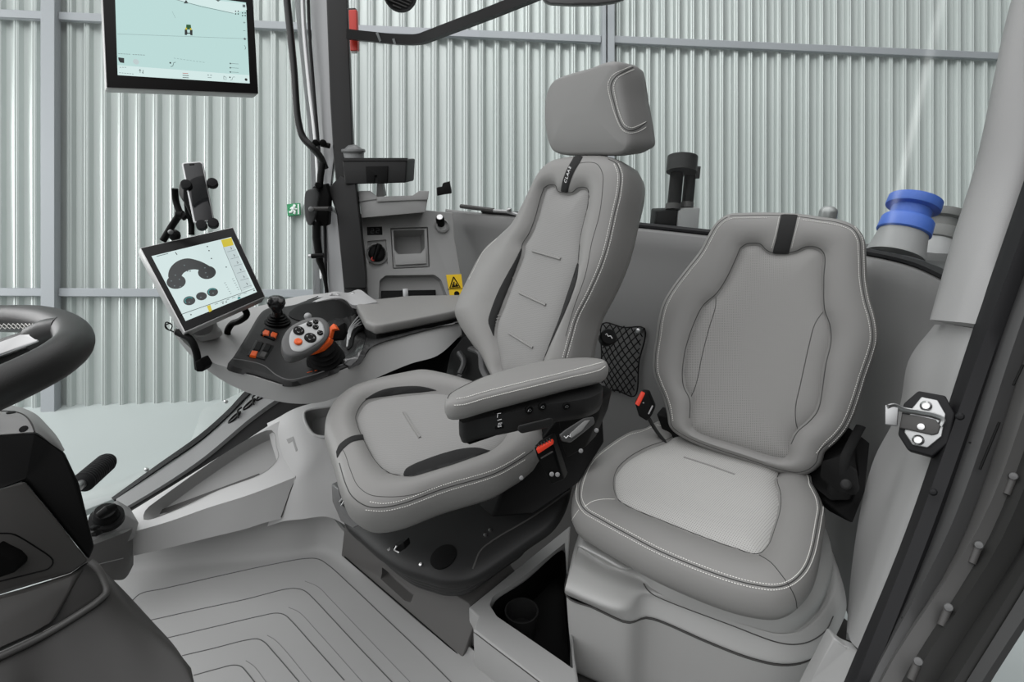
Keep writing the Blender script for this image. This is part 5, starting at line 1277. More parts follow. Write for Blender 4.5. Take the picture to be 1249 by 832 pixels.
    slab_obj('dark_gap_slab', [P(455, 458, 1.84), P(480, 446, 1.88), P(528, 428, 1.92), P(536, 410, 1.96), P(565, 398, 2.0), P(580, 470, 1.9), P(520, 490, 1.84), P(455, 482, 1.80)], Vector((.02, .05, 0)), BLK, T, .006)  # black slab added to darken the gap between console and cushion
    # cables
    tube_obj('console_cable', [P(296, 374, 1.50), P(301, 383, 1.51), P(293, 391, 1.53), P(282, 396, 1.55), P(277.5, 404.5, 1.55), P(279, 414, 1.56)], .0085, BLK, T, smooth_n=40, sides=12)
    tube_obj('console_cable', [P(216, 405, 1.37), P(232, 414, 1.365), P(239, 428, 1.37), P(242, 450, 1.39)], .0085, BLK, T, smooth_n=30, sides=12)
    slab_obj('cable_plug', [P(237, 441, 1.37), P(244, 438, 1.37), P(250, 448, 1.38), P(247, 454, 1.38), P(239, 454, 1.375)], Vector((.005, .03, 0)), BLK, T, .003)
    tube_obj('thin_wire', [P(212, 405, 1.37), P(202, 400, 1.37), P(203, 393, 1.38), P(210, 397, 1.39), P(207, 403, 1.38), P(202, 397, 1.37), P(208, 394, 1.37)], .0015, BLK, T, smooth_n=50, sides=6)
    lathe_obj('terminal_socket', P(248, 410, 1.49), Vector((0, 0, 1)), [(.045, 0), (.044, .012), (.038, .018), (.034, .05), (.0005, .05)], SH, T)
console()

# ================================================================ SCREENS
def ui_builder(fm):
    pools = {}
    def f(x, y, h): return fm.w(*fm.to2(x, y), h)
    def poly(nm, px, h=.0006, n=0):
        bm = pools.setdefault(nm, bmesh.new()); q = [f(x, y, h) for x, y in px]
        if n: q = [Vector(v) for v in cr([tuple(v) for v in q], n, True)]
        slab(bm, q, fm.N * -.0004)
    def disc(nm, x, y, r, h=.0008, n=28):
        c = f(x, y, h); poly3(nm, [c + fm.U * math.cos(2 * math.pi * k / n) * r + fm.V * math.sin(2 * math.pi * k / n) * r for k in range(n)])
    def poly3(nm, q): slab(pools.setdefault(nm, bmesh.new()), q, fm.N * -.0004)
    def line(nm, px, r=.0006, h=.0008):
        bm = pools.setdefault(nm, bmesh.new()); tube(bm, [f(x, y, h) for x, y in px], r, sides=4)
    return pools, f, poly, disc, poly3, line
EM = {k: mat('ui_' + k, v, .4, emit=e) for k, v, e in (('dark', srgb(52, 60, 62), .3), ('mid', srgb(120, 135, 138), .6), ('pale', srgb(190, 205, 206), 1.0), ('yellow', srgb(225, 205, 30), .8), ('teal', srgb(70, 165, 165), .8), ('bright', srgb(212, 234, 232), 1.0), ('red', srgb(200, 80, 70), .8), ('green', srgb(30, 110, 50), .6))}
SCR = mat('screen_light', srgb(212, 230, 229), .3, emit=1.0, spec=.2)
SCR2 = mat('screen_light_upper', srgb(190, 222, 219), .3, emit=1.0, spec=.2)
def flush(pools, T, names):
    for k, bm in pools.items(): lab(fin(names.get(k, 'screen_marks'), bm, EM[k], T), {'dark': 'dark gauges and marks', 'mid': 'grey marks', 'pale': 'pale panels', 'yellow': 'yellow tiles', 'teal': 'teal arcs', 'bright': 'bright bar', 'red': 'red line', 'green': 'small green tractor'}[k])
def terminal():
    T = thing('touch_terminal', 'tilted touch terminal showing round gauges, mounted on the console', 'monitor')
    fm = fr((171.6, 302.6, 1.42), (284, 277.5, 1.52), (225.6, 405, 1.35))
    fr_px = [(171.6, 302.6), (284, 277.5), (323, 361.7), (225.6, 405)]
    b = slab_obj('terminal_case', [fm.w(*fm.to2(x, y)) for x, y in ((170.4, 302.2), (284.3, 276.6), (324, 362), (225, 406.3))], fm.N * -.028 + RIGHT * -.012, mat('terminal_silver', (.52, .52, .515), .4, .4), T, .003)
    plate('bezel', fm, [(172, 303), (283.8, 278), (322.6, 361.5), (225.8, 404.4)], .002, mat('bezel_black', (.004, .004, .004), .3, spec=.15), T, .0006, h=.0012)
    plate('screen', fm, [(185, 313), (282, 289.6), (313.5, 356.5), (226.5, 392)], .001, SCR, T, h=.0018)
    pools, f, poly, disc, poly3, line = ui_builder(Frame(fm.O + fm.N * .002, fm.N, RIGHT))
    poly('pale', [(272.5, 302), (285.2, 299), (307.8, 350), (295, 355.5)], .0004)
    poly('dark', [(206.5, 340), (206, 331), (211, 323), (219, 317.5), (229, 315.3), (240, 317.5), (250, 321.5), (260, 329), (258, 336), (250, 334), (243, 329.5), (233, 329), (224, 333), (219, 340)], .0006, 60)
    disc('dark', 215, 344, .0205, .0008); disc('dark', 252.5, 332.5, .0200, .0008)
    for x, y, r in ((231, 367, .0128), (245.8, 361.5, .0118), (259.3, 356.5, .0122)): disc('dark', x, y, r, .0008)
    for x, y in ((231, 367), (259.3, 356.5)):
        c = f(x, y, .0012); bm = pools.setdefault('teal', bmesh.new())
        tube(bm, [c + fm.U * math.cos(a) * .0092 + fm.V * math.sin(a) * .0092 for a in [math.radians(q) for q in range(60, 250, 12)]], .0009, sides=4)
    for x, y in ((214, 336), (209, 343), (213, 349), (220, 350), (219, 341), (225, 324), (229, 331), (232, 331), (250, 327), (251, 333), (253, 338), (231, 369), (245, 363), (260, 358)):
        disc('mid', x, y, .0018, .0012, 8)
    poly('yellow', [(269.5, 293), (282.4, 290), (285, 299), (272.6, 301.8)]); poly('yellow', [(252.3, 373.5), (256.5, 372), (258.7, 379), (255.3, 381)])
    line('dark', [(219, 384.5), (310.5, 352.2)], .0007); line('mid', [(272.5, 302), (295, 356)], .0005)
    for i in range(6):
        x, y = 281 + i * 3.9, 302 + i * 8.7
        line('dark', [(x, y), (x + 1.6, y + 1.2), (x + 1, y + 2.4)], .0007); line('mid', [(x - 4 + .5, y + 5.5), (x + 7, y + 2.6)], .0004)
    for x, y in ((253, 301), (255, 306), (258, 315.5), (276, 326), (233, 384), (310, 354.5), (291.5, 362.6), (272, 370), (276, 368.5)): disc('dark', x, y, .0017, .0009, 8)
    line('mid', [(191, 313), (205, 309.5)], .0009); line('dark', [(214, 308), (216, 311)], .0009)
    for i in range(6):
        line('mid', [(273.5 + i * 1.4, 345.5 + i * 2.6), (275.3 + i * 1.4, 345 + i * 2.6)], .0006); line('mid', [(283 + i * 1.4, 340.5 + i * 2.6), (285 + i * 1.4, 340 + i * 2.6)], .0006)
    for x in range(0, 6): line('mid', [(262 + x * 7, 371.6 - x * 2.6), (266 + x * 7, 370.2 - x * 2.6)], .0006)
    poly('teal', [(289.5, 363.5), (293, 362.2), (293.6, 364), (290.4, 365.2)])
    flush(pools, T, {'dark': 'gauges', 'yellow': 'yellow_tiles', 'pale': 'menu_column', 'teal': 'gauge_arcs'})
    # neck
    tube_obj('terminal_neck', [P(246, 405, 1.47), P(248, 392, 1.46), P(250, 375, 1.49)], .024, mat('neck_grey', (.25, .25, .25), .5), T, smooth_n=10, sides=18)
terminal()
def upper_screen():
    T = thing('upper_display', 'large display with a small tractor on pale map, hanging at the top left', 'monitor')
    fm = fr((130.3, 106.6, 1.10), (315.2, 114.5, 1.19), (126, 0, 1.08))
    slab_obj('display_case', [fm.w(*fm.to2(x, y)) for x, y in ((122.5, -46), (308, -20), (315.5, 115.3), (129.5, 108))], fm.N * -.03 + RIGHT * -.012, mat('case_light', (.5, .5, .49), .4, .2), T, .004)
    plate('bezel', fm, [(123.5, -45), (307.5, -19), (315, 114.2), (130.5, 106.5)], .002, mat('bezel_soft', (.010, .009, .009), .35, spec=.2), T, .0006, h=.0012)
    plate('screen', fm, [(140.3, -18), (300, 3.5), (304.6, 101.8), (143.8, 91.6)], .001, SCR2, T, h=.0018)
    pools, f, poly, disc, poly3, line = ui_builder(Frame(fm.O + fm.N * .002, fm.N, RIGHT))
    poly('bright', [(143.4, 79.5), (304.1, 91.8), (304.6, 101.8), (143.8, 91.6)], .0004)
    poly('bright', [(141, -14), (205, -6), (300, 4.5), (301, 12), (285, 16), (212, -1)], .0004)
    line('mid', [(212, -1), (245, 8), (285, 16.5)], .0005); line('mid', [(143.2, 41.5), (303, 47.5)], .00025); line('mid', [(210, 14), (214, 22)], .0002)
    poly('dark', [(224.3, 4.2), (229.7, 4.2), (227, 0)]); poly('dark', [(263, 0), (269, 0.5), (266, 2)])
    poly('dark', [(225.4, 36), (228, 36), (228.6, 40), (231.6, 40), (232, 36.4), (234.8, 36.6), (234.8, 43.2), (232.4, 42.9), (231.6, 41), (228.6, 41), (227.8, 42.9), (225.4, 42.6)])
    poly('green', [(227.4, 30), (232.8, 30.4), (233.4, 36.2), (226.8, 36)], .0008); poly('yellow', [(226.2, 34), (228.2, 34), (228.2, 36.4), (226.2, 36.2)], .001); poly('yellow', [(231.8, 34.4), (233.8, 34.6), (233.8, 36.8), (231.8, 36.6)], .001)
    line('red', [(222.8, 89.4), (229.6, 89.9)], .0006); line('dark', [(222.8, 92), (230.4, 92.5)], .0007); line('dark', [(222.8, 94.6), (230.4, 95.1)], .0007)
    for x, y in ((297.5, 7.3),): poly('mid', [(x - 1.6, y - 1.6), (x + 1.6, y - 1.4), (x + 1.8, y + 1.8), (x - 1.5, y + 1.6)])
    for x, y in ((289, 15.5), (297.5, 17.5)):
        for a, b in ((-1, -1), (1, -1), (-1, 1), (1, 1)): poly('dark', [(x + a * 1.6 - .7, y + b * 1.6 - .7), (x + a * 1.6 + .7, y + b * 1.6 - .7), (x + a * 1.6 + .7, y + b * 1.6 + .7), (x + a * 1.6 - .7, y + b * 1.6 + .7)])
    line('dark', [(296.5, 27.5), (299.5, 27.8)], .0003); line('dark', [(298, 26.3), (298, 29.2)], .0003); line('dark', [(296.5, 37.5), (299.5, 37.8)], .0003); disc('mid', 298.6, 47.6, .0022, .0008, 8); line('dark', [(298, 55.5), (300, 58), (298.8, 60.5)], .0004)
    poly('dark', [(144.3, 70), (151.5, 71), (151.5, 77), (146.5, 76.3), (144.6, 73)]); disc('pale', 166, 75.5, .005, .0008, 16)
    for k in range(5): line('mid', [(144.5 + k * 3.1, 65.6 + k * .15), (146.6 + k * 3.1, 65.8 + k * .15)], .0005)
    for k in range(5): line('mid', [(162 + k * 3.1, 66.6 + k * .15), (164.2 + k * 3.1, 66.8 + k * .15)], .0005)
    for k in range(3): line('mid', [(146 + k * 3, 82.2), (148 + k * 3, 82.4)], .0005)
    for k in range(6): line('mid', [(145.6 + k * 3.1, 88.8 + k * .3), (147.6 + k * 3.1, 89 + k * .3)], .0005)
    line('dark', [(169.6, 86.5), (171, 84.5), (172.2, 86.7)], .0004); line('dark', [(171, 84.8), (171, 89)], .0004); line('dark', [(174.6, 85.5), (174.6, 90), (173.4, 88)], .0004)
    line('dark', [(208.5, 81.5), (211, 80.5), (212, 76.5), (214.5, 76)], .0005); disc('dark', 207.8, 76.8, .0016, .0008, 8)
    for k in range(10): line('mid', [(212 + k * 3.9, 71 + k * .55), (214.4 + k * 3.9, 71.4 + k * .55)], .0003)
    for k in range(3): line('mid', [(280.5, 77.5 + k * 5.2), (291, 78.2 + k * 5.2)], .0004); disc('dark', 281, 77.6 + k * 5.2, .0014, .0009, 8)
    line('dark', [(253, 91.6), (255, 91.8)], .0006); line('dark', [(256.5, 91.9), (258.5, 92)], .0006); line('mid', [(253.5, 94.6), (258, 94.9)], .0005)
    line('dark', [(273, 93), (273, 97), (276, 97.2), (276, 94.5), (273, 93)], .0004); line('dark', [(281, 98), (283, 97.5), (284, 94.2), (286.5, 94)], .0004); disc('dark', 280.5, 94.4, .0014, .0009, 8)
    disc('dark', 300.2, 97.2, .0026, .0009, 14)
    flush(pools, T, {'dark': 'tractor_symbol', 'bright': 'map_bars', 'mid': 'small_marks'})
upper_screen()
def phone():
    H = thing('phone_holder', 'black jointed phone holder with rubber discs above the terminal', 'phone holder')
    fm = fr((220.7, 199.6, 1.40), (248, 197.3, 1.42), (236.5, 273, 1.38))
    f = lambda x, y, h=0: fm.w(*fm.to2(x, y), h)
    plate('holder_back', fm, [(222, 222), (236, 215), (250, 218), (256, 240), (252, 262), (238, 268), (230, 258), (222, 240)], .012, BLK, H, .003, h=-.013)
    slab_obj('holder_clamp', [f(216, 217, -.03), f(222, 214, -.03), f(226, 222, -.012), f(226, 236, -.012), f(220, 236, -.03), f(215, 228, -.03)], fm.N * -.02, PLD, H, .003)
    for x, y in ((227.3, 226), (259.3, 224), (246, 275.2), (260.2, 272.8)):
        lathe_obj('grip_disc', f(x, y, -.004), fm.N, [(.0125, 0), (.0125, .010), (.011, .013), (.0005, .014)], RUB, H, 24)
    for a, b in (((238, 230), (259.3, 224)), ((238, 230), (227.3, 226)), ((242, 255), (246, 275.2)), ((244, 255), (260.2, 272.8))):
        tube_obj('holder_finger', [f(*a, -.014), f(*b, -.003)], .005, BLK, H, sides=10)
    tube_obj('upper_arm', [P(213, 230, 1.43), P(214.5, 245, 1.44), P(220, 260, 1.44), P(226, 266, 1.44)], .008, BLK, H, smooth_n=14, sides=12)
    tube_obj('upper_arm', [P(228, 238, 1.42), P(229, 255, 1.43), P(233, 270, 1.45), P(233.5, 286, 1.45)], .0075, BLK, H, smooth_n=14, sides=12)
    tube_obj('lower_arm', [P(219, 262, 1.44), P(212, 272, 1.45), P(204, 285, 1.45), P(198.5, 294, 1.45)], .0085, BLK, H, smooth_n=14, sides=12)
    tube_obj('lower_arm', [P(216, 262, 1.44), P(224, 262, 1.44)], .010, BLK, H, sides=12)
    bm = bmesh.new(); lathe(bm, P(213, 287, 1.50), Vector((.3, -.2, 1)), [(.006, -.016), (.013, -.008), (.0145, 0), (.013, .008), (.006, .014)], 20); fin('ball_joint', bm, BLK, H)
    knob('clamp_screw', P(208, 283, 1.43), (EYE - P(208, 283, 1.43)).normalized(), .006, .006, STL, H)
    T = thing('mobile_phone', 'upright smartphone with dark screen held by the phone holder', 'phone')
    plate('phone_body', fm, [(221.5, 199.4), (224, 198), (244.5, 196.6), (247.8, 198.4), (261, 266.5), (258.8, 269.2), (238.5, 272.8), (235.8, 271)], .009, STL, T, .002, h=.0)
    plate('phone_screen', fm, [(223.6, 201), (225, 199.6), (243.6, 198.2), (246.4, 200), (259.4, 265.4), (257.4, 267.8), (240, 270.8), (237.8, 269.4)], .001, mat('phone_glass', (.012, .012, .014), .06), T, .0003, h=.0006)
    plate('speaker_slot', fm, [(231, 200.6), (237, 200.2), (237.2, 201.4), (231.2, 201.8)], .0006, BLK, T, h=.0012)
phone()

# ================================================================ STEERING WHEEL AND DASH
def wheel():
    T = thing('steering_wheel', 'dark leather steering wheel with chrome spoke and cross stitching', 'steering wheel')
    LB = mat('wheel_leather', (.022, .0215, .021), .45, spec=.4, bump=.2, bscale=900)
    path = [(-160, 398, .88), (-80, 387, .83), (0, 388.5, .76), (45, 390, .71), (72, 396, .665), (89, 407, .62), (90, 418, .59), (80, 430, .56), (58, 445, .535), (0, 473, .50), (-70, 502, .48), (-160, 532, .47), (-260, 545, .50), (-340, 530, .56), (-370, 500, .64), (-350, 460, .74), (-280, 420, .84)]
    tube_obj('rim', [P(*q) for q in path], .0178, LB, T, smooth_n=160, closed=True, sides=24)
    pf = [(-160, 398, .88), (-80, 387, .83), (0, 388.5, .76), (45, 390, .71), (63, 394, .68)]
    RC = Caster([o_ for o_ in COL.objects if o_.parent == T])
    pts = []
    for x in range(-150, 54, 4):
        y = 397.5 + (max(0, x - 25) / 40) ** 2 * 2.2
        g = RC(x, y, .0006)
        if g: pts.append(tuple(g[0]))
    bm = bmesh.new()
    for k, sgn in ((0, 1), (1, -1)):
        q = [Vector(v) + Vector((0, 0, sgn * .0035 * (1 if i % 4 < 2 else -1))) for i, v in enumerate(pts[::2])]
        q = []
        for i, v in enumerate(resample(pts, 34, False)): q.append(Vector(v) + Vector((0, -.0008, sgn * .0034 * (1 if i % 2 else -1))))
        tube(bm, q, .0005, sides=4)
    fin('cross_stitching', bm, THR, T)
    hub = P(-160, 468, .66)
    a = P(72, 404, .63)
    sp_ = [P(68, 403, .635), P(46, 413, .645), P(0, 431, .66), P(-60, 452, .67)]
    tube_obj('spoke_cover', [P(78, 400, .63), P(60, 405, .64), P(45, 413, .65)], [.013, .015, .016], LB, T, sides=16)
    slab_obj('spoke', [P(46, 408, .64), P(0, 424, .655), P(-90, 452, .67), P(-90, 505, .67), P(0, 450, .66), P(46, 426, .645)], Vector((0, .02, .01)), PLK, T, .004)
    slab_obj('spoke_trim', [P(46, 405, .63), P(28, 409, .632), P(0, 419, .645), P(-90, 447, .66), P(-90, 462, .655), P(0, 434, .64), P(47, 416.5, .627)], Vector((0, .015, -.004)), CHR, T, .003)
    lathe_obj('hub', hub, Vector((.25, -.25, 1)), [(.05, -.05), (.06, -.02), (.058, .01), (.04, .018), (.0005, .02)], PLK, T)
wheel()
def dash():
    T = thing('dashboard_column', 'dark grey steering column console at the lower left edge', 'dashboard')
    D1 = mat('dash_grey', (.060, .057, .054), .5, bump=.15, bscale=1200)
    D2 = mat('dash_dark', (.044, .042, .040), .48, bump=.15, bscale=1200)
    # light hood
    rows = [[(-160, 492, .80), (-60, 490, .80), (0, 494, .80), (22, 496, .80), (42, 504, .80), (58, 519, .79), (70, 533, .785), (79, 549, .78)],
            [(-160, 515, .74), (-60, 510, .74), (0, 506, .74), (22, 507, .74), (38, 512, .74), (52, 524, .745), (66, 538, .755), (77, 551, .77)],
            [(-160, 545, .71), (-60, 538, .71), (0, 530, .715), (22, 528.5, .72), (42, 527, .725), (50, 531, .735), (62, 541, .75), (76, 552, .768)]]
    o = loft('hood', [[P(*q) for q in r] for r in rows], mat('hood_light', (.36, .36, .355), .45), T, nu=50, nv=20, thick=.01)
    c = Caster(o)
    seamline('hood_seam', c, [(0, 501.5), (20, 503), (30, 507), (38, 516), (42, 527)], PLD, T, r=.0010)
    for x, y in ((13.5, 503.5), (29, 523.5)):
        h = c(x, y)
        if h: lathe_obj('hood_screw', h[0], h[1], [(.005, -.001), (.005, .0008), (.0005, .001)], BLK, T, 12)
    # black instrument side
    b = [P(-160, 548, .705), P(0, 531, .71), P(44, 527.5, .72), P(62, 541, .745), P(78.5, 551, .76), P(96.5, 589, .77), P(107, 632, .775), (P(115.5, 667, .78)), P(109, 683, .775), P(70, 634, .745), P(30, 586, .72), P(0, 596, .705), P(-160, 640, .68)]
    slab_obj('black_side', b, away(20, 620, .05), mat('side_black', (.006, .006, .006), .4, spec=.15), T, .004)
    # grey centre panel
    g_ = [P(-160, 640, .675), P(0, 597, .70), P(30, 587, .715), P(70, 635, .742), P(107.5, 684, .772), P(87, 699, .76), P(0, 725, .71), P(-160, 770, .65)]
    o = slab_obj('centre_panel', g_, away(20, 660, .05), D1, T, .003)
    c = Caster(o)
    seamline('panel_outline', c, [(-20, 650), (0, 650.5), (14, 651), (22, 654), (45, 668), (62, 680), (65, 685), (60, 693), (40, 699), (0, 709), (-20, 714)], BLK, T, r=.0009)
    lab(slab_obj('dash_button', [P(-14, 672, .69), P(0, 674.5, .70), P(12, 684, .705), P(19.5, 692, .71), P(18, 699, .71), P(0, 705, .70), P(-14, 707, .69)], Vector((0, .02, 0)), BLK, T, .002), 'black button at the left')
    # lower panel A
    r1 = [(-160, 772, .65), (0, 726, .71), (87, 700, .765), (107, 686, .785)]
    r2 = [(-160, 800, .64), (0, 765, .695), (50, 738, .72), (104, 690, .775)]
    r3 = [(-160, 850, .62), (0, 790, .68), (55, 764, .71), (103, 702, .77)]
    # body behind
    body = [P(-160, 772, .66), P(0, 726.5, .712), P(86, 700, .766), P(104, 687, .782), P(110, 685, .785), P(125, 702, .79), P(131, 720, .785), P(100, 744, .765), P(50, 772, .735), P(0, 795, .70), P(-160, 860, .62)]
    slab_obj('lower_cover', body, away(20, 740, .06), D2, T, .004)
    lab(slab_obj('cover_inset', [P(-160, 782, .65), P(0, 731, .705), P(50, 716, .735), P(86, 703, .76), P(99, 697, .772), P(85, 720, .757), P(62, 760, .73), P(40, 773, .715), P(0, 791, .692), P(-160, 850, .615)], Vector((0, .01, 0)), D1, T, .002), 'slightly lighter inset cover')
    rg = [P(110, 685, .775), P(118, 692, .776), P(125, 703, .777), P(130, 722, .773), P(120, 733, .762), P(100, 747, .748), P(50, 777, .72), P(0, 801, .688), P(-120, 850, .63)]
    tube_obj('ridge', [tuple(q) for q in rg], .0045, mat('ridge_grey', (.085, .083, .08), .4), T, smooth_n=70, sides=12)
    # front skirt
    rows = [[(-160, 862, .63), (0, 803, .69), (50, 780, .722), (100, 750, .75), (121, 735, .765), (132, 722, .778), (127, 703, .79), (112, 684, .795)],
            [(-160, 900, .61), (0, 850, .665), (50, 830, .70), (110, 800, .735), (150, 775, .76), (165, 760, .78), (158, 738, .80), (140, 709, .81)],
            [(-160, 980, .58), (0, 930, .63), (60, 920, .665), (130, 890, .70), (190, 850, .735), (226, 818, .765), (218, 795, .79), (200, 774, .81)],
            [(-160, 1100, .52), (0, 1060, .56), (60, 1050, .6), (140, 1020, .64), (210, 960, .68), (245, 900, .71), (240, 850, .75), (233, 815, .79)]]
    loft('front_skirt', [[P(*q) for q in r] for r in rows], D2, T, nu=60, nv=30, thick=.0, ang=60)
dash()

# ================================================================ ROOF-LEVEL AND MECHANISM DETAILS
def roof_bits():
    T = thing('roof_bar', 'black curved bar bending up to the roof behind the glass', 'bar')
    pts = cr([tuple(P(*q)) for q in [(424, 42, 2.05), (452, 45, 2.05), (488, 48.5, 2.04), (512, 48, 2.02), (524, 44, 2.0), (545, 36, 1.96), (590, 19, 1.88), (640, -1, 1.8), (700, -26, 1.7)]], 50, False)
    bm = bmesh.new(); tube(bm, pts, .022, sides=4, upv=Vector((0, 0, 1))); fin('bar', bm, PLK, T)
    h = Caster([o for o in COL.objects if o.parent == T])
    bm = bmesh.new()
    for a, b in (((460, 40), (465, 52)), ((478, 41), (482, 53.5))):
        q = [h(*a, .001), h((a[0] + b[0]) / 2, (a[1] + b[1]) / 2, .001), h(*b, .001)]
        q = [v[0] for v in q if v]
        if len(q) > 1: tube(bm, q, .006, sides=4)
    if len(bm.verts): fin('bar_clips', bm, mat('clip_grey', (.30, .32, .32), .4), T)
    V = thing('roof_air_vent', 'round black ribbed air vent cut by the top of the photo', 'vent')
    c = P(488, -8, 1.7); n = (EYE - c).normalized()
    lathe_obj('vent_ring', c, n, [(.047, -.02), (.05, 0), (.046, .008), (.040, .004), (.0005, .002)], PLK, V, 36)
    bm = bmesh.new(); u = n.cross(Vector((0, 0, 1))).normalized(); v = u.cross(n)
    for k in range(-4, 5):
        y = k * .009; x = math.sqrt(max(.038 ** 2 - y * y, 0)); d = (u + v * .35).normalized(); e = n.cross(d)
        tube(bm, [c + e * y - d * x + n * .008, c + e * y + d * x + n * .008], .0022, sides=5)
    fin('vent_slats', bm, PLD, V)
    M_ = thing('roof_mirror', 'thin dark edge of a rear-view mirror at the top centre', 'mirror')
    slab_obj('mirror_shell', [P(656, -30, 1.35), P(664, 1, 1.35), P(672, 4, 1.35), P(700, 5.5, 1.36), P(730, 5, 1.37), P(750, 2.5, 1.38), P(764, -2, 1.385), P(764, -30, 1.39)], Vector((0, .03, 0)), mat('mirror_shell_grey', (.09, .09, .09), .4), M_, .005)
    R = thing('red_emergency_hammer', 'red emergency hammer holder on the dark pillar', 'emergency hammer')
    slab_obj('hammer_body', [P(425, 12, 2.08), P(434.5, 11.5, 2.08), P(436, 61.5, 2.08), P(427, 62, 2.08)], Vector((0, .03, 0)), RED, R, .003)
    slab_obj('hammer_base', [P(427, 61, 2.085), P(434.5, 61, 2.085), P(434, 64.5, 2.085), P(428, 64.5, 2.085)], Vector((0, .02, 0)), mat('pale_plastic', (.5, .5, .48), .5), R, .001)
    slab_obj('hammer_clip', [P(423, 10, 2.09), P(433, 9.5, 2.09), P(432, 13, 2.09), P(425, 13, 2.09)], Vector((0, .03, 0)), PLD, R, .001)
    # grab handle left of the pillar
    G = thing('grab_rail', 'long black tubular grab rail beside the right window pillar', 'grab rail')
    tube_obj('rail_tube', [P(344, -60, 1.98), P(350, 0, 2.0), P(358, 80, 2.02), (P(364, 150, 2.04)), P(370, 168, 2.05), P(381, 180, 2.06), P(391, 192, 2.08), P(397, 206, 2.10)], .0125, mat('gloss_black', (.02, .02, .02), .18), G, smooth_n=60, sides=16)
    tube_obj('rail_bracket', [P(385, 174, 2.1), P(402, 178, 2.1)], .010, BLK, G, sides=10)
    for x, y in ((385, 174.5), (394, 174.5)): lathe_obj('rail_bolt', P(x, y, 2.09), (EYE - P(x, y, 2.09)).normalized(), [(.013, 0), (.012, .008), (.006, .010), (.0005, .010)], BLK, G, 16)
    # window latch mechanism
    L = thing('window_latch', 'black window latch with oval grey cap and rods beside the pillar', 'latch')
    GL = MATS['gloss_black']
    slab_obj('latch_cap', cr([tuple(P(*q)) for q in [(371, 240, 2.02), (373, 233, 2.02), (381, 230, 2.03), (388, 234, 2.04), (387, 250, 2.04), (383, 268, 2.03), (378, 276, 2.02), (373, 270, 2.02)]], 30, True), Vector((0, .03, 0)), mat('latch_cap_grey', (.06, .062, .062), .3), L, .006)
    slab_obj('latch_body', [P(380, 228, 2.05), P(398, 224, 2.07), P(402, 240, 2.07), P(400, 276, 2.07), P(386, 276, 2.05), P(384, 262, 2.04)], Vector((0, .04, 0)), BLK, L, .006)
    tube_obj('latch_pin', [P(380, 255, 2.01), P(404, 254.5, 2.03)], .0075, PLD, L, sides=12)
    for x in (379.5, 402.5): lathe_obj('pin_nut', P(x, 255, 2.005), (EYE - P(x, 255, 2)).normalized(), [(.009, 0), (.008, .006), (.0005, .007)], PLK if x > 390 else STL, L, 12)
    lathe_obj('pin_nut', P(388, 226, 2.03), (EYE - P(388, 226, 2)).normalized(), [(.012, 0), (.010, .008), (.0005, .009)], BLK, L, 12)
    tube_obj('latch_rod', [P(386, 270, 2.05), P(386, 290, 2.06), P(390, 318, 2.07), P(396, 336, 2.08), P(399, 358, 2.09)], [.015, .015, .013, .008, .006], BLK, L, sides=12)
    tube_obj('latch_rod', [P(393, 200, 2.06), P(391, 214, 2.05), P(390, 228, 2.05)], .012, BLK, L, sides=10)
    tube_obj('latch_handle', [P(380, 312.5, 2.03), P(395, 311.5, 2.03)], .0085, BLK, L, sides=12)
    lab(lathe_obj('handle_tip', P(376.5, 312.5, 2.03), RIGHT, [(.007, 0), (.008, .012), (.0005, .013)], STL, L, 12), 'steel tip')
    # clip on glass, wiper
    C_ = thing('window_clip', 'small black clip on the rear window above the panel', 'clip')
    slab_obj('clip_body', [P(532.5, 229, 2.28), P(539, 228, 2.28), P(540, 223.5, 2.28), P(548, 221.5, 2.28), P(550.5, 236, 2.28), P(541, 237.5, 2.28), P(533, 239, 2.28)], Vector((0, .03, 0)), BLK, C_, .002)
    Wp = thing('rear_wiper', 'slim grey rear wiper arm lying along the window sill', 'wiper')
    tube_obj('wiper_arm', [P(562, 251.5, 2.42), P(582, 254, 2.38), P(602, 256.5, 2.34)], .009, PLD, Wp, sides=8)
    lab(tube_obj('wiper_end', [P(602, 257, 2.34), P(618, 258, 2.31), P(632, 262, 2.28)], .007, SIL, Wp, sides=8), 'silver end')
    knob('wiper_joint', P(621, 257, 2.29), Vector((0, -.3, 1)).normalized(), .010, .012, STL, Wp)
    # bolt behind the passenger seat
    B = thing('rear_bolt_cap', 'small pale domed cap showing above the passenger backrest', 'cap')
    lathe_obj('cap_dome', P(1009, 266, 1.75), Vector((0, 0, 1)), [(.026, 0), (.026, .02), (.024, .026), (.014, .034), (.0005, .036)], SIL, B, 20)
roof_bits()
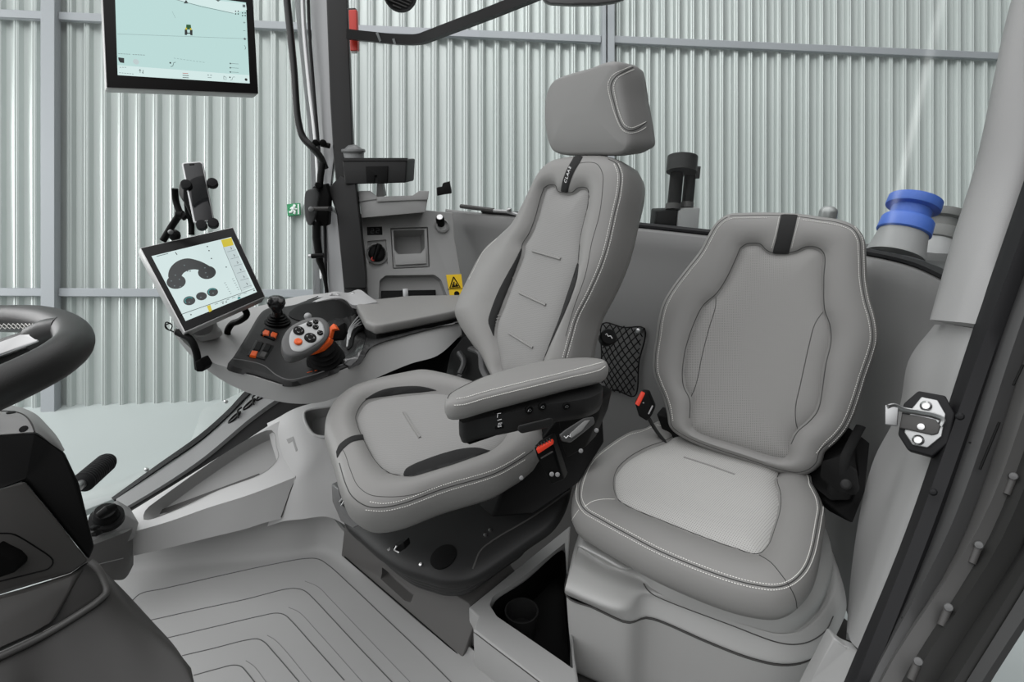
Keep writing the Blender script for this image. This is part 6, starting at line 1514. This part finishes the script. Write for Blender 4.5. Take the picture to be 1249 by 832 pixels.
def outside():
    C_ = thing('blue_capped_coupling', 'grey coupling with bright blue screw cap outside the rear window', 'coupling')
    def coupling(T, a, b, r, m1, m2, d):
        A = P(*a, d); B = P(*b, d); ax = (A - B).normalized(); L = (A - B).length
        lathe_obj('coupling_body', B, ax, [(r * 1.18, 0), (r * 1.12, L * .12), (r * 1.0, L * .35), (r * .95, L * .5)], m1, T, 36)
        lathe_obj('lower_ring', B, ax, [(r * 1.02, L * .40), (r * 1.08, L * .42), (r * 1.04, L * .62), (r * .98, L * .65), (r * .80, L * .67)], m2, T, 36)
        prof = [(r * .80, L * .60), (r * .80, L * .82), (r * 1.06, L * .84), (r * 1.08, L * .86), (r * 1.06, L * .99), (r * .98, L), (.0005, L)]
        lathe_obj('screw_cap', B, ax, prof, m2, T, 48)
    coupling(C_, (1117, 243), (1091, 313), .082, mat('coupling_grey', (.32, .32, .32), .5), BLU, 2.1)
    D = thing('grey_capped_coupling', 'grey coupling with dark grey cap behind the blue one', 'coupling')
    coupling(D, (1156, 259), (1136, 318), .074, MATS['coupling_grey'], mat('cap_grey', (.13, .13, .125), .5), 2.45)
    E = thing('rear_deck', 'dark machine deck below the couplings outside the rear window', 'machine deck')
    pts = [P(1055, 318, 2.0), P(1100, 322, 1.95), P(1140, 336, 1.85), P(1170, 352, 1.75)]
    tube_obj('edge', [tuple(q) for q in pts], .03, mat('deck_dark', (.06, .06, .06), .5), E, smooth_n=20, sides=12)
    slab_obj('deck_body', [Vector(v) for v in ((1.1, 2.15, .84), (1.30, 1.70, .84), (1.38, 1.45, .83), (2.3, 1.9, .80), (2.1, 2.6, .80), (1.2, 2.6, .80), (.6, 2.8, .80), (.2, 2.75, .80), (.2, 2.55, .80), (.8, 2.3, .82))], Vector((0, 0, -.4)), MATS['deck_dark'], E, .02)
    slab_obj('deck_support', [Vector(v) for v in ((1.2, 2.3, .45), (1.7, 2.3, .45), (1.7, 2.55, .45), (1.2, 2.55, .45))], Vector((0, 0, -1.65)), MATS['deck_dark'], E, .01)
    # pair of black capped cylinders
    H = thing('hydraulic_couplers', 'twin black capped cylinders on a block behind the rear window', 'couplers')
    z = Vector((-.04, 0, 1)).normalized(); d = 2.2; s = d / 700
    def cyl(nm, x, y0, y1, r, m, dd=0, extra=None): return lathe_obj(nm, P(x, y1, d + dd), (P(x + (y1 - y0) * .09, y0, d + dd) - P(x, y1, d + dd)).normalized(), [(r * s, 0), (r * s, (y1 - y0) * s * .97), (r * s * .9, (y1 - y0) * s)], m, H, 28)
    cyl('cylinder', 822, 205, 251, 8, BLK); cyl('cylinder', 838.5, 207, 249, 7, BLK, .02)
    cyl('cylinder_foot', 820.5, 249, 256, 9, PLD); cyl('cylinder_foot', 837.5, 247, 254, 8, PLD, .02)
    cyl('cap', 831, 191, 210, 18, PLK, -.02)
    slab_obj('side_tag', [P(849, 203, d), P(855, 203, d), P(853.5, 218, d), P(848, 218, d)], Vector((0, .03, 0)), PLK, H, .002)
    slab_obj('black_block', [P(800, 257, d - .02), P(827, 256, d - .02), P(825.5, 279, d - .02), P(798, 277.5, d - .02)], Vector((0, .08, 0)), BLK, H, .006)
    lab(slab_obj('grey_block', [P(827, 257, d - .015), P(836, 254, d - .015), P(854, 254, d - .01), P(851, 284, d - .01), P(825, 282, d - .015)], Vector((0, .08, 0)), mat('coupling_grey', (.32, .32, .32), .5), H, .003), 'light grey block')
    # small panel at the lower right by the door
    S = thing('sill_cover', 'light grey wedge-shaped sill cover at the bottom right corner', 'cover')
    slab_obj('cover_face', [P(1017, 777, .96), P(1032, 790, .95), P(1052, 798, .90), P(1038, 836, .88), P(1015, 900, .86), P(955, 900, .95), P(990, 830, .98)], Vector((.02, .05, -.03)), mat('panel_grey2', (.36, .36, .355), .5), S, .004)
outside()
# ================================================================ CAMERA AND LIGHT
cam = bpy.data.cameras.new('camera'); co = bpy.data.objects.new('camera', cam); COL.objects.link(co)
cam.sensor_width = 36; cam.lens = F / 1249 * 36; cam.clip_start = .05; cam.clip_end = 60
co.location = EYE; co.rotation_euler = (math.radians(90) - PITCH, 0, 0)
SC.camera = co
w = bpy.data.worlds.new('w'); SC.world = w; w.use_nodes = True
_nt = w.node_tree; _bg = _nt.nodes['Background']
_tc = _nt.nodes.new('ShaderNodeTexCoord')
def _vm(axis, lo, hi):
    d = _nt.nodes.new('ShaderNodeVectorMath'); d.operation = 'DOT_PRODUCT'; d.inputs[1].default_value = Vector(axis).normalized()
    _nt.links.new(_tc.outputs['Generated'], d.inputs[0])
    m = _nt.nodes.new('ShaderNodeMapRange'); m.interpolation_type = 'SMOOTHSTEP'
    m.inputs['From Min'].default_value = lo; m.inputs['From Max'].default_value = hi
    _nt.links.new(d.outputs['Value'], m.inputs['Value']); return m
_a = _vm((-.5, -.25, 1), .12, 1.0); _a.inputs['To Min'].default_value = .03; _a.inputs['To Max'].default_value = 1.95
_nt.links.new(_a.outputs[0], _bg.inputs[1])
_bg.inputs[0].default_value = (.985, .99, 1, 1)
def area(name, loc, target, sx, sy, e, col=(1, 1, 1)):
    l = bpy.data.lights.new(name, 'AREA'); l.shape = 'RECTANGLE'; l.size = sx; l.size_y = sy; l.energy = e; l.color = col
    o = bpy.data.objects.new(name, l); COL.objects.link(o); o.location = loc
    o.rotation_euler = (Vector(target) - Vector(loc)).to_track_quat('-Z', 'Y').to_euler(); return o
area('added_wall_light', (-7.5, 4.2, 1.8), (-1.0, 5.8, .4), 1.0, 3.0, 150)  # unseen side light, added to bring out the wall ribs
area('added_wall_light', (-.5, 4.1, 5.4), (0, 6.3, .6), 6.5, .6, 90)  # unseen overhead light, added to cast shadows below the rails
finish()
SC.view_settings.view_transform = 'Standard'; SC.view_settings.look = 'None'; SC.view_settings.gamma = 1; SC.view_settings.exposure = -0.08
SC.view_settings.use_curve_mapping = False
SC.cycles.max_bounces = 8; SC.cycles.transparent_max_bounces = 12; SC.cycles.use_denoising = True
